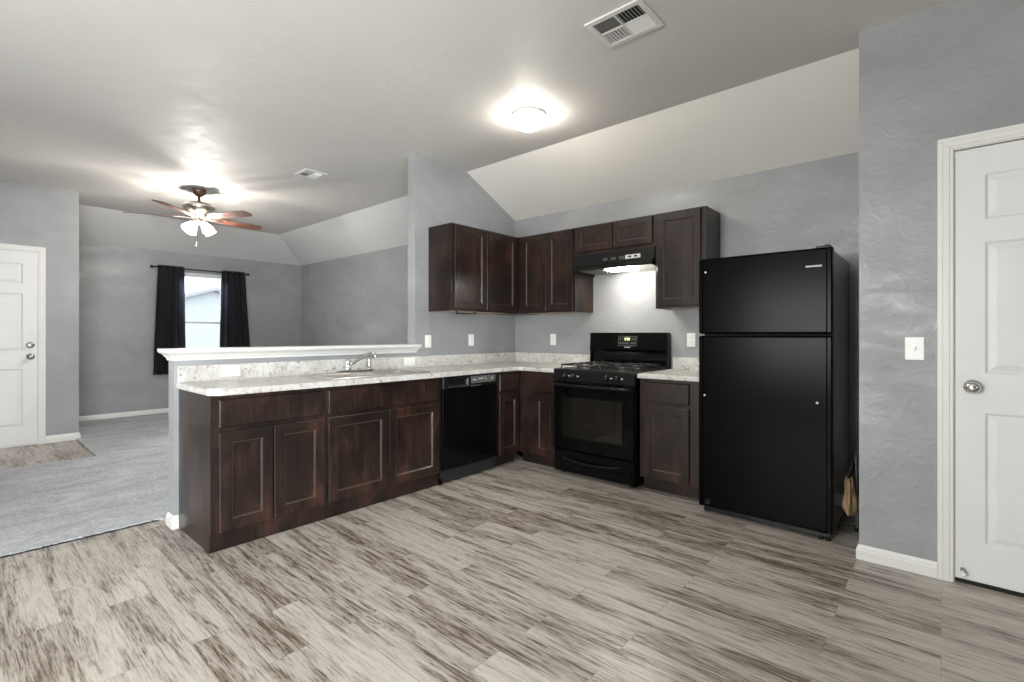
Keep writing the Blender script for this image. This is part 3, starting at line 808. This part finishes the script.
# cooktop with raised rim
b = B(); b.box(-0.002, SW + 0.002, -0.035, DP - 0.05, 0.885, 0.905, 0.006, 3)
b.box(0.0, SW, DP - 0.10, DP - 0.05, 0.90, 0.925, 0.006)
b.build('cooktop', 'cook', st)
b = B()   # control panel, leaning slightly
b.prism([(0.0, -0.030, 0.805), (0.0, -0.036, 0.890), (0.0, 0.0, 0.890), (0.0, 0.0, 0.805)], (SW, 0, 0))
cp = b.build('control_panel', 'black_satin', st)
for kx in (0.118, 0.205, 0.520, 0.615):
    b = B(); Rk = Matrix.Translation((kx, -0.034, 0.848)) @ RX
    b.lathe([(0, 0), (0.029, 0), (0.029, 0.006), (0.021, 0.009), (0.019, 0.028), (0.017, 0.032), (0, 0.032)], 24, Rk)
    b.box(kx - 0.004, kx + 0.004, -0.072, -0.062, 0.828, 0.868, 0.002)
    kb = b.build('knob', 'black_satin', cp)
    b = B(); b.box(kx + 0.034, kx + 0.050, -0.0365, -0.033, 0.845, 0.853); tag(b.build('knob_mark', 'mark', cp), 'small pale print beside the knob')
# oven door: frame, glass, bowed handle
b = B().panel_slab(SW - 0.006, 0.575, 0.042, [(0.085, SW - 0.091, 0.10, 0.46)], [(0.004, 0.003), (0.010, 0.004)], x0=0.003, z0=0.222, edge=0.008)
od = b.build('oven_door', 'black_gloss', st)
B().box(0.10, SW - 0.10, -0.0405, -0.037, 0.335, 0.668).build('oven_window', 'oven_glass', od)
hp = [(0.03 + (SW - 0.06) * k / 16, -0.055 - 0.032 * math.sin(PI * k / 16) ** 0.6, 0.772 - 0.0 * k) for k in range(17)]
b = B(); b.tube([(0.03, -0.040, 0.772)] + hp + [(SW - 0.03, -0.040, 0.772)], 0.013)
b.build('oven_handle', 'black_satin', od)
b = B().panel_slab(SW - 0.006, 0.185, 0.038, [(0.05, SW - 0.056, 0.03, 0.15)], [(0.008, 0.004)], x0=0.003, z0=0.030, edge=0.010)
sd = b.build('storage_drawer', 'black_gloss', st)
hp = [(0.12 + (SW - 0.24) * k / 14, -0.048 - 0.018 * math.sin(PI * k / 14) ** 0.5, 0.156 - 0.022 * math.sin(PI * k / 14)) for k in range(15)]
b = B(); b.tube([(0.12, -0.030, 0.160)] + hp + [(SW - 0.12, -0.030, 0.160)], 0.008); b.build('drawer_handle', 'black_satin', sd)
# backguard
b = B()
by = DP - 0.004
b.prism([(0.0, by, 0.90), (0.0, by, 1.205), (0.0, by - 0.045, 1.215), (0.0, by - 0.060, 1.200), (0.0, by - 0.085, 1.065), (0.0, by - 0.080, 1.050), (0.0, by - 0.045, 1.040), (0.0, by - 0.045, 0.90)], (SW, 0, 0))
b.box(-0.006, 0.004, by - 0.075, by, 0.90, 1.212, 0.003); b.box(SW - 0.004, SW + 0.006, by - 0.075, by, 0.90, 1.212, 0.003)
GX = 0.03
bgd = b.build('backguard', 'black_gloss', st)
n = Vector((0, -0.135, 0.025)).normalized()
def on_guard(x0, x1, s0, s1, d0, d1, b, mat=0):
    """a small box on the leaning face; s runs up the face from its lower edge"""
    p0 = Vector((0, by - 0.085, 1.065)); u = Vector((0, 0.025, 0.135)).normalized(); nn = Vector((0, -u.z, u.y))
    q = [p0 + u * s + nn * d for s, d in ((s0, d0), (s1, d0), (s1, d1), (s0, d1))]
    b.prism([(x0 + GX, v.y, v.z) for v in q], (x1 - x0, 0, 0), mat)
b = B(); on_guard(0.270, 0.455, 0.030, 0.120, 0.0, 0.003, b)
dp_ = b.build('clock_panel', 'black_satin', bgd)
b = B()
for x0, x1, s0, s1 in ((0.270, 0.455, 0.030, 0.032), (0.270, 0.272, 0.030, 0.120), (0.270, 0.455, 0.118, 0.120), (0.453, 0.455, 0.030, 0.120)): on_guard(x0, x1, s0, s1, 0.0028, 0.0036, b)
for x in (0.285, 0.405, 0.428):
    on_guard(x, x + 0.012, 0.090, 0.098, 0.0028, 0.004, b)
for x in (0.285, 0.312, 0.335, 0.358, 0.400, 0.425): on_guard(x, x + 0.014, 0.052, 0.060, 0.0028, 0.004, b)
b.build('panel_print', 'mark_dim', dp_)
# green clock digits: seven-segment 12:00
b = B()
SEG = {'1': 'bc', '2': 'abged', '0': 'abcdef', ':': ''}
def digit(ch, x, s, w=0.010, h=0.022, t=0.0025):
    seg = {'a': (x, x + w, s + h - t, s + h), 'd': (x, x + w, s, s + t), 'g': (x, x + w, s + h / 2 - t / 2, s + h / 2 + t / 2),
           'f': (x, x + t, s + h / 2, s + h), 'b': (x + w - t, x + w, s + h / 2, s + h), 'e': (x, x + t, s, s + h / 2), 'c': (x + w - t, x + w, s, s + h / 2)}
    for c in SEG[ch]: on_guard(*seg[c], 0.003, 0.0042, b)
for ch, x in zip('1200', (0.325, 0.340, 0.358, 0.373)): digit(ch, x, 0.082)
b.build('clock_digits', 'digits', dp_)
b = B()
for k in range(7): on_guard(0.335 + 0.0085 * k, 0.3405 + 0.0085 * k, 0.014, 0.021, 0.0, 0.0015, b)
tag(b.build('maker_badge', 'mark', bgd), 'tiny silver lettering badge')
# burners and grates
for k, (gx, gy, r) in enumerate(((0.19, 0.135, 0.045), (0.57, 0.135, 0.040), (0.19, 0.405, 0.036), (0.57, 0.405, 0.045))):
    b = B(); b.lathe([(0, 0.905), (r + 0.03, 0.905), (r + 0.028, 0.909), (r, 0.911), (r, 0.918), (r * 0.85, 0.922), (r * 0.8, 0.928), (0, 0.930)], 28, Matrix.Translation((gx, gy, 0)))
    b.build('burner', 'cast_iron', st)
def grate(x0, x1):
    b = B(); y0, y1 = 0.02, 0.525; z = 0.938
    r = 0.006
    ring = [(x0, y0), (x1, y0), (x1, y1), (x0, y1)]
    b.tube([(x, y, z) for x, y in ring], r, 6, closed=True)
    ym = (y0 + y1) / 2; b.tube([(x0, ym, z), (x1, ym, z)], r, 6)
    xm = (x0 + x1) / 2
    for ya, yb2 in ((y0, ym), (ym, y1)):
        yc = (ya + yb2) / 2
        for dx, dy in ((1, 0), (-1, 0), (0, 1), (0, -1)):
            s = Vector((xm + dx * (x1 - x0) / 2, yc + dy * (yb2 - ya) / 2, z)); e = Vector((xm + dx * 0.028, yc + dy * 0.028, z + 0.006))
            b.tube([s, s.lerp(e, 0.5) + Vector((0, 0, 0.006)), e], r, 6)
    for x, y in ring + [(x0, ym), (x1, ym)]: b.tube([(x, y, z), (x, y, 0.905)], r, 6)
    return b
grate(0.045, 0.335).build('burner_grate', 'cast_iron', st); grate(0.425, 0.715).build('burner_grate', 'cast_iron', st)

# ------------------------------------------------------------------ dishwasher
dw = thing('dishwasher', 'black built-in dishwasher between sink cabinet and corner cabinet', 'dishwasher', (XF, Y3, 0), PI / 2)
DWW = Y4 - Y3
b = B(); b.box(0.012, DWW - 0.012, 0.0, 0.56, 0.02, 0.855); b.build('tub', 'black_matte', dw)
b = B().panel_slab(DWW - 0.024, 0.645, 0.024, [], [], x0=0.012, z0=0.115, y0=0.0, edge=0.006); b.build('dishwasher_door', 'black_gloss', dw)
b = B().panel_slab(DWW - 0.024, 0.092, 0.030, [(0.055, 0.275, 0.008, 0.075)], [(0.008, 0.006), (0.016, 0.018)], x0=0.012, z0=0.764, y0=0.0, edge=0.008); cp = b.build('control_panel', 'black_satin', dw)
b = B(); b.box(0.315, 0.610, -0.0335, -0.029, 0.788, 0.848, 0.002); pod = b.build('button_panel', 'pod', cp)
for x0, x1, z0, z1 in ((0.335, 0.375, 0.815, 0.822), (0.405, 0.425, 0.820, 0.828), (0.432, 0.452, 0.820, 0.828), (0.470, 0.480, 0.826, 0.834), (0.486, 0.496, 0.812, 0.820), (0.560, 0.575, 0.814, 0.828)):
    B().box(x0, x1, -0.0345, -0.033, z0, z1).build('button', 'mark', pod)
b = B(); b.box(0.310, 0.430, -0.034, -0.024, 0.766, 0.772, 0.001); b.build('latch_edge', 'pod', cp)
b = B(); b.box(0.012, DWW - 0.012, 0.018, 0.03, 0.010, 0.110); b.box(-0.0, 0.03, 0.0, 0.03, 0.0, 0.05, 0.004); b.build('toe_panel', 'black_gloss', dw)

# ------------------------------------------------------------------ refrigerator
FXL, FXR, FYF, FH = -1.225, -0.468, 3.320, 1.705
FWd = FXR - FXL
fr = thing('refrigerator', 'black top-freezer refrigerator between counter and pantry wall', 'refrigerator', (FXL, FYF, 0))
b = B(); b.box(0.004, FWd - 0.004, 0.075, 0.74, 0.045, FH - 0.012, 0.006); b.build('fridge_case', 'fridge_side', fr)
def fdoor(z0, z1, nm):
    b = B(); b.box(0.0, FWd, 0.0, 0.070, z0, z1, 0.014, 4)
    b.box(-0.002, 0.022, -0.012, 0.04, z0 + 0.003, z1 - 0.003, 0.008, 3); b.box(FWd - 0.030, FWd + 0.002, -0.012, 0.04, z0 + 0.003, z1 - 0.003, 0.008, 3)
    o = b.build(nm, 'black_fridge', fr)
    return o
fz = fdoor(1.202, FH, 'freezer_door'); fr_d = fdoor(0.048, 1.192, 'fridge_door')
b = B(); b.box(0.01, FWd - 0.01, 0.068, 0.08, 0.08, FH - 0.02); b.build('door_gasket', 'black_matte', fr)
def dot(x, z, parent, nm='screw_cap'):
    b = B(); b.lathe([(0, 0), (0.007, 0), (0.006, 0.003), (0, 0.004)], 14, Matrix.Translation((x, -0.0002, z)) @ RX); b.build(nm, 'plastic_white', parent)
dot(0.040, 1.614, fz); dot(0.034, 0.793, fr_d); dot(FWd - 0.075, 0.800, fr_d)
b = B()
x = FWd - 0.133
for k, w in enumerate((6, 6, 3, 7, 3, 7, 7, 3, 6, 6)):     # tiny raised letters of the badge
    b.box(x, x + w * 0.0012, -0.0025, 0.001, 1.594, 1.6035); x += w * 0.0012 + 0.0018
tag(b.build('maker_badge', 'mark', fz), 'small silver lettering badge')
b = B(); b.box(0.02, FWd - 0.05, 0.030, 0.09, 0.012, 0.046, 0.004)
for k in range(5): b.box(0.06, FWd - 0.10, 0.026, 0.032, 0.016 + 0.005 * k, 0.018 + 0.005 * k)
b.build('base_grille', 'black_satin', fr)
b = B(); b.lathe([(0.0, 0), (0.018, 0), (0.018, 0.004), (0.014, 0.004), (0.014, 0.002), (0, 0.002)], 20, Matrix.Translation((0.055, -0.0002, 0.085)) @ RX); b.build('round_emblem', 'black_satin', fr_d)
b = B(); b.box(FWd - 0.075, FWd - 0.01, 0.008, 0.08, 0.026, 0.046, 0.004); b.lathe([(0, -0.012), (0.016, -0.012), (0.016, 0.012), (0, 0.012)], 16, Matrix.Translation((FWd - 0.06, 0.03, 0.0165)) @ Matrix.Rotation(PI / 2, 4, 'Y'))
b.tube([(FWd - 0.025, 0.04, 0.045), (FWd - 0.025, 0.04, 0.0)], 0.012)
b.build('hinge_foot', 'black_satin', fr)
for fx, fy in ((0.01, 0.05), (0.01, 0.64), (FWd - 0.05, 0.64)): B().box(fx, fx + 0.04, fy, fy + 0.06, 0, 0.05, 0.004).build('foot', 'black_satin', fr)
b = B(); b.box(FWd - 0.085, FWd - 0.008, 0.01, 0.13, FH - 0.004, FH + 0.010, 0.004); b.lathe([(0, 0), (0.014, 0), (0.014, 0.016), (0, 0.018)], 16, Matrix.Translation((FWd - 0.03, 0.035, FH)))
b.build('top_hinge', 'black_satin', fr)
b = B(); b.lathe([(0, 0), (0.010, 0), (0.008, 0.012), (0, 0.014)], 14, Matrix.Translation((0.15, 0.12, FH - 0.012))); b.build('top_cap', 'bronze', fr)

# ------------------------------------------------------------------ bag on a folded frame beside the refrigerator
t = thing('folded_stand', 'grey folded metal frame leaning in the gap beside the refrigerator', 'folding frame', (-0.396, 3.72, 0))
b = B()
b.tube([(0.010, -0.09, 0.010), (0.006, -0.07, 0.25), (0.002, -0.055, 0.38), (0.0, -0.045, 0.425), (0.0, -0.015, 0.455), (0.0, 0.03, 0.455), (0.0, 0.06, 0.425), (0.002, 0.075, 0.36), (0.010, 0.12, 0.010)], 0.009)
b.tube([(0.006, -0.072, 0.22), (0.006, 0.095, 0.22)], 0.007)
b.build('tube_frame', 'grey_tube', t)
for y in (-0.09, 0.12):
    B().lathe([(0, 0), (0.012, 0), (0.012, 0.03), (0.010, 0.032)], 14, Matrix.Translation((0.010, y, 0))).build('rubber_foot', 'black_satin', t)
bg_ = thing('canvas_bag', 'tan canvas bag with a dark strap hanging beside the refrigerator', 'bag', (-0.404, 3.50, 0))
def bag():
    bm = bmesh.new()
    nx, nz = 24, 18
    rings = []
    for j in range(nz + 1):
        v = j / nz
        z = 0.160 + 0.190 * v
        hw = 0.042 * (1 - 0.62 * v) + 0.003 * math.sin(9 * v)
        hl = 0.110 * (1 - 0.62 * v ** 1.2)
        if j == 0: hw *= 0.7; hl *= 0.9
        ring = []
        for i in range(nx):
            a = 2 * PI * i / nx
            fold = 1 + 0.16 * math.sin(3 * a + 4 * v) + 0.09 * math.sin(7 * a - 6 * v)
            ring.append(bm.verts.new((hw * math.cos(a) * fold - 0.010 * v, hl * math.sin(a) * fold + 0.06 * v, z + 0.012 * math.sin(2 * a) * (1 - v))))
        rings.append(ring)
    for a, c in zip(rings, rings[1:]):
        for i in range(nx):
            f = bm.faces.new((a[i], a[(i + 1) % nx], c[(i + 1) % nx], c[i])); f.smooth = True
    bm.faces.new(rings[0]); bm.faces.new(rings[-1])
    b = B(); b.bm.free(); b.bm = bm; return b
bag().build('bag_body', 'canvas', bg_)
b = B(); b.tube([(-0.01, 0.02, 0.345), (-0.006, 0.005, 0.38), (0.006, 0.015, 0.425), (0.010, 0.055, 0.440), (0.010, 0.085, 0.41), (-0.008, 0.10, 0.345)], 0.008); b.build('strap', 'black_matte', bg_)
b = B(); b.tube([(0.0, -0.098, 0.165), (0.002, -0.070, 0.215), (0.0, -0.04, 0.285), (-0.006, -0.01, 0.345)], 0.006); b.build('piping', 'canvas', bg_)

# ------------------------------------------------------------------ switches and outlets
def plate(label, loc, rotz, kind, W=0.072, H=0.116, group=None):
    t = thing('wall_outlet' if kind in ('outlet', 'outlet_h') else 'light_switch', label, 'outlet' if kind.startswith('outlet') else 'switch', loc, rotz, group)
    if kind == 'outlet_h': W, H = H, W
    B().box(-W / 2, W / 2, -0.006, -0.0002, -H / 2, H / 2, 0.003, 3).build('cover_plate', 'plastic_white', t)
    if kind == 'toggle':
        B().box(-0.005, 0.005, -0.018, -0.006, -0.008, 0.010, 0.002).build('toggle', 'plastic_white', t)
    elif kind == 'rocker':
        B().box(-0.016, 0.016, -0.009, -0.006, -0.033, 0.033, 0.002).build('rocker', 'plastic_white', t)
    else:
        for s in (-1, 1):
            cx, cz = (s * 0.021, 0) if kind == 'outlet_h' else (0, s * 0.021)
            o = B().box(cx - 0.016, cx + 0.016, -0.0085, -0.006, cz - 0.016, cz + 0.016, 0.003).build('socket', 'plastic_white', t)
            b = B()
            for q in (-0.006, 0.006):
                if kind == 'outlet_h': b.box(cx - 0.004, cx + 0.004, -0.0088, -0.0080, cz + q - 0.001, cz + q + 0.001)
                else: b.box(cx + q - 0.001, cx + q + 0.001, -0.0088, -0.0080, cz - 0.004, cz + 0.004)
            b.build('slot', 'black_matte', o)
    return t
plate('white light switch beside the pantry door on the grey wall', (-0.100, YP, 1.128), 0, 'toggle', 0.076, 0.116)
plate('white switch plate on the partition just past the bar ledge end', (XP, 2.890, 1.135), PI / 2, 'rocker')
plate('white outlet on the partition wall under the two-door cabinet', (XP, 3.440, 1.143), PI / 2, 'outlet')
plate('white outlet on the back wall left of the stove', (-3.035, YB, 1.146), 0, 'outlet')
plate('white outlet on the back wall between stove and refrigerator', (-1.590, YB, 1.152), 0, 'outlet')
plate('white horizontal outlet in the backsplash near the peninsula end', (XP + 0.0203, 1.215, 0.958), PI / 2, 'outlet_h')
plate('white horizontal outlet in the backsplash right of the sink', (XP + 0.0203, 2.665, 0.958), PI / 2, 'outlet_h')

# ------------------------------------------------------------------ ceiling vents
def vent(label, loc, rotz, W, H):
    t = thing('ceiling_vent', label, 'vent', loc, rotz, 'ceiling vents')
    b = B(); f = 0.030
    for x0, x1, y0, y1 in ((-W / 2, W / 2, -H / 2, -H / 2 + f), (-W / 2, W / 2, H / 2 - f, H / 2), (-W / 2, -W / 2 + f, -H / 2 + f, H / 2 - f), (W / 2 - f, W / 2, -H / 2 + f, H / 2 - f)):
        b.box(x0, x1, y0, y1, -0.010, -0.0005, 0.002)
    b.box(-0.005, 0.005, -H / 2 + f, H / 2 - f, -0.009, -0.001); b.box(-W / 2 + f, W / 2 - f, -0.005, 0.005, -0.009, -0.001)
    b.build('vent_frame', 'trim', t)
    B().box(-W / 2 + f, W / 2 - f, -H / 2 + f, H / 2 - f, -0.0015, -0.0005).build('duct_opening', 'black_matte', t)
    iw, ih = W / 2 - f - 0.005, H / 2 - f - 0.005
    for sx in (-1, 1):
        for sy in (-1, 1):
            b = B(); cx, cy = sx * (0.005 + iw / 2), sy * (0.005 + ih / 2)
            along_x = sx * sy > 0
            n = 7; L = ih if along_x else iw
            tilt = (-0.0045 if sx > 0 else (0.0045 if sy < 0 else 0.0012))
            for k in range(n):
                p = -L / 2 + L * (k + 0.5) / n
                if along_x: b.prism([(cx - iw / 2, cy + p - 0.0035 - tilt, -0.0095), (cx - iw / 2, cy + p - 0.0015 - tilt, -0.0095), (cx - iw / 2, cy + p + 0.0025 + tilt, -0.002), (cx - iw / 2, cy + p + 0.0005 + tilt, -0.002)], (iw, 0, 0))
                else: b.prism([(cx + p - 0.0035 - tilt, cy - ih / 2, -0.0095), (cx + p - 0.0015 - tilt, cy - ih / 2, -0.0095), (cx + p + 0.0025 + tilt, cy - ih / 2, -0.002), (cx + p + 0.0005 + tilt, cy - ih / 2, -0.002)], (0, ih, 0))
            b.build('louvre', 'trim', t)
    return t
vent('square white four-way ceiling vent nearest the camera, above the kitchen', (-1.245, 2.310, HC), 0, 0.322, 0.270)
vent('small white ceiling vent in front of the ceiling fan', (-4.78, 2.385, HC), 0, 0.250, 0.225)

# ------------------------------------------------------------------ flush ceiling light
fl = thing('flush_ceiling_light', 'round lit flush-mount dome light on the kitchen ceiling', 'ceiling light', (-2.285, 2.80, HC))
B().lathe([(0, -0.0005), (0.125, -0.0005), (0.128, -0.010), (0.126, -0.022), (0.115, -0.026), (0, -0.026)], 40).build('light_base', 'trim', fl)
B().lathe([(0.112, -0.026), (0.121, -0.034), (0.120, -0.052), (0.108, -0.074), (0.085, -0.092), (0.055, -0.104), (0.025, -0.109), (0, -0.110)], 40).build('glass_dome', 'flush_glow', fl)
B().lathe([(0, -0.109), (0.008, -0.110), (0.007, -0.118), (0, -0.121)], 16).build('finial', 'nickel', fl)

# ------------------------------------------------------------------ ceiling fan
cf = thing('ceiling_fan', 'five-blade bronze ceiling fan with lit lamps in the living room', 'ceiling fan', (-6.265, 1.825, HC))
B().lathe([(0, -0.0005), (0.070, -0.0005), (0.072, -0.015), (0.060, -0.045), (0.035, -0.068), (0.022, -0.074), (0, -0.074)], 32).build('canopy', 'bronze', cf)
B().lathe([(0.013, -0.07), (0.013, -0.125), (0.028, -0.135), (0.028, -0.155), (0.0, -0.155)], 20).build('down_rod', 'bronze', cf)
B().lathe([(0, -0.145), (0.05, -0.148), (0.120, -0.158), (0.152, -0.176), (0.156, -0.194), (0.148, -0.225), (0.118, -0.262), (0.080, -0.285), (0.070, -0.325), (0, -0.327)], 40).build('motor_housing', 'nickel', cf)
BL = 0.50
for k, a in enumerate((97, 25, -47, -119, 169)):
    Mz = Matrix.Rotation(math.radians(a), 4, 'Z') @ Matrix.Translation((0, 0, -0.312)) @ Matrix.Rotation(math.radians(-11), 4, 'X')
    b = B()
    # outline with rounded tip and narrower root
    top = []
    for x, w in ((0.165, 0.050), (0.22, 0.058), (0.40, 0.066), (0.60, 0.070), (0.665, 0.066), (0.690, 0.050), (0.700, 0.02)): top.append((x, w))
    out = [(x, w, 0.0) for x, w in top] + [(x, -w, 0.0) for x, w in reversed(top)]
    b.prism([Mz @ Vector(p) for p in out], (Mz.to_3x3() @ Vector((0, 0, 0.006))))
    bl = b.build('blade', 'blade', cf)
    b = B(); b.prism([Mz @ Vector(p) for p in ((0.07, 0.012, -0.006), (0.13, 0.016, -0.004), (0.17, 0.035, -0.001), (0.235, 0.030, -0.001), (0.25, 0.0, -0.001), (0.235, -0.030, -0.001), (0.17, -0.035, -0.001), (0.13, -0.016, -0.004), (0.07, -0.012, -0.006))], Mz.to_3x3() @ Vector((0, 0, -0.005)))
    b.build('blade_arm', 'nickel', bl)
B().lathe([(0, -0.325), (0.045, -0.327), (0.058, -0.340), (0.055, -0.365), (0.035, -0.390), (0.012, -0.398), (0, -0.40)], 32).build('light_hub', 'nickel', cf)
for k in range(4):
    a = math.radians(20 + 90 * k)
    Mt = Matrix.Rotation(a, 4, 'Z') @ Matrix.Translation((0.050, 0, -0.360)) @ Matrix.Rotation(math.radians(-42), 4, 'Y')
    arm = B().lathe([(0.0, 0.01), (0.020, 0.01), (0.024, -0.01), (0.026, -0.035), (0.0, -0.036)], 20, Mt).build('lamp_holder', 'nickel', cf)
    B().lathe([(0.022, -0.034), (0.034, -0.050), (0.044, -0.085), (0.052, -0.120), (0.058, -0.138), (0.052, -0.136), (0.0, -0.120)], 24, Mt).build('lamp_shade', 'fan_glow', arm)
    pl = bpy.data.lights.new('bulb', 'POINT'); pl.energy = 16; pl.shadow_soft_size = 0.028; pl.color = (1.0, 0.94, 0.86)
    po = bpy.data.objects.new('bulb', pl); COL.objects.link(po); po.location = Vector((-6.265, 1.825, HC)) + (Mt @ Vector((0, 0, -0.10)))
for x, y, l in ((0.02, -0.035, 0.62), (-0.03, -0.02, 0.58)):
    b = B(); b.tube([(x, y, -0.385), (x, y, -l)], 0.0022, 6); b.lathe([(0, 0), (0.006, -0.004), (0.008, -0.02), (0.005, -0.032), (0, -0.034)], 12, Matrix.Translation((x, y, -l)))
    b.build('pull_chain', 'nickel', cf)

# ------------------------------------------------------------------ curtains on a rod
def curtain(y0, y1, y0b, y1b, z0, z1, n_f, ph):
    bm = bmesh.new(); nu, nv = 90, 30
    g = []
    for j in range(nv + 1):
        v = j / nv
        row = []
        for i in range(nu + 1):
            u = i / nu
            a = (y0 + (y1 - y0) * u) * (1 - v) + (y0b + (y1b - y0b) * u) * v
            amp = 0.024 + 0.026 * v
            x = amp * math.sin(2 * PI * n_f * u + ph + 0.8 * math.sin(3 * v)) + 0.006 * math.sin(2 * PI * n_f * 2.3 * u + 2 * v)
            zz = z1 + (z0 - z1) * v + (0.006 * math.sin(2 * PI * n_f * 2 * u) if v < 0.01 else 0)
            if v < 0.09: x = x * (0.55 + v * 5)
            row.append(bm.verts.new((x, a, zz)))
        g.append(row)
    for j in range(nv):
        for i in range(nu):
            f = bm.faces.new((g[j][i], g[j][i + 1], g[j + 1][i + 1], g[j + 1][i])); f.smooth = True
    b = B(); b.bm.free(); b.bm = bm
    return b
RXX = XW + 0.085
for (y0, y1, y0b, y1b, zb, lab) in ((2.010, 2.345, 1.945, 2.365, 0.60, 'charcoal curtain panel on the left side of the living room window'), (2.870, 3.215, 2.835, 3.335, 0.60, 'charcoal curtain panel on the right side of the living room window')):
    b = curtain(y0, y1, y0b, y1b, zb, 2.235, 4, y0)
    o = b.build('curtain', 'curtain', loc=(RXX, 0, 0), recalc=False)
    md = o.modifiers.new('thickness', 'SOLIDIFY'); md.thickness = 0.002
    tag(o, lab, 'curtain', 'charcoal curtains')
cr_ = thing('curtain_rod', 'thin black curtain rod with ball finials above the living room window', 'curtain rod', (RXX, 0, 0))
B().tube([(0, 1.945, 2.205), (0, 3.265, 2.205)], 0.009).build('rod', 'black_satin', cr_)
for y in (1.935, 3.275): B().lathe([(0, -0.02), (0.014, -0.016), (0.020, 0.0), (0.014, 0.016), (0, 0.02)], 16, Matrix.Translation((0, y, 2.205))).build('finial', 'black_satin', cr_)
for y in (1.96, 3.25): B().tube([(0, y, 2.205), (-0.04, y, 2.195), (-0.084, y, 2.195)], 0.006, 8).build('bracket', 'black_satin', cr_)
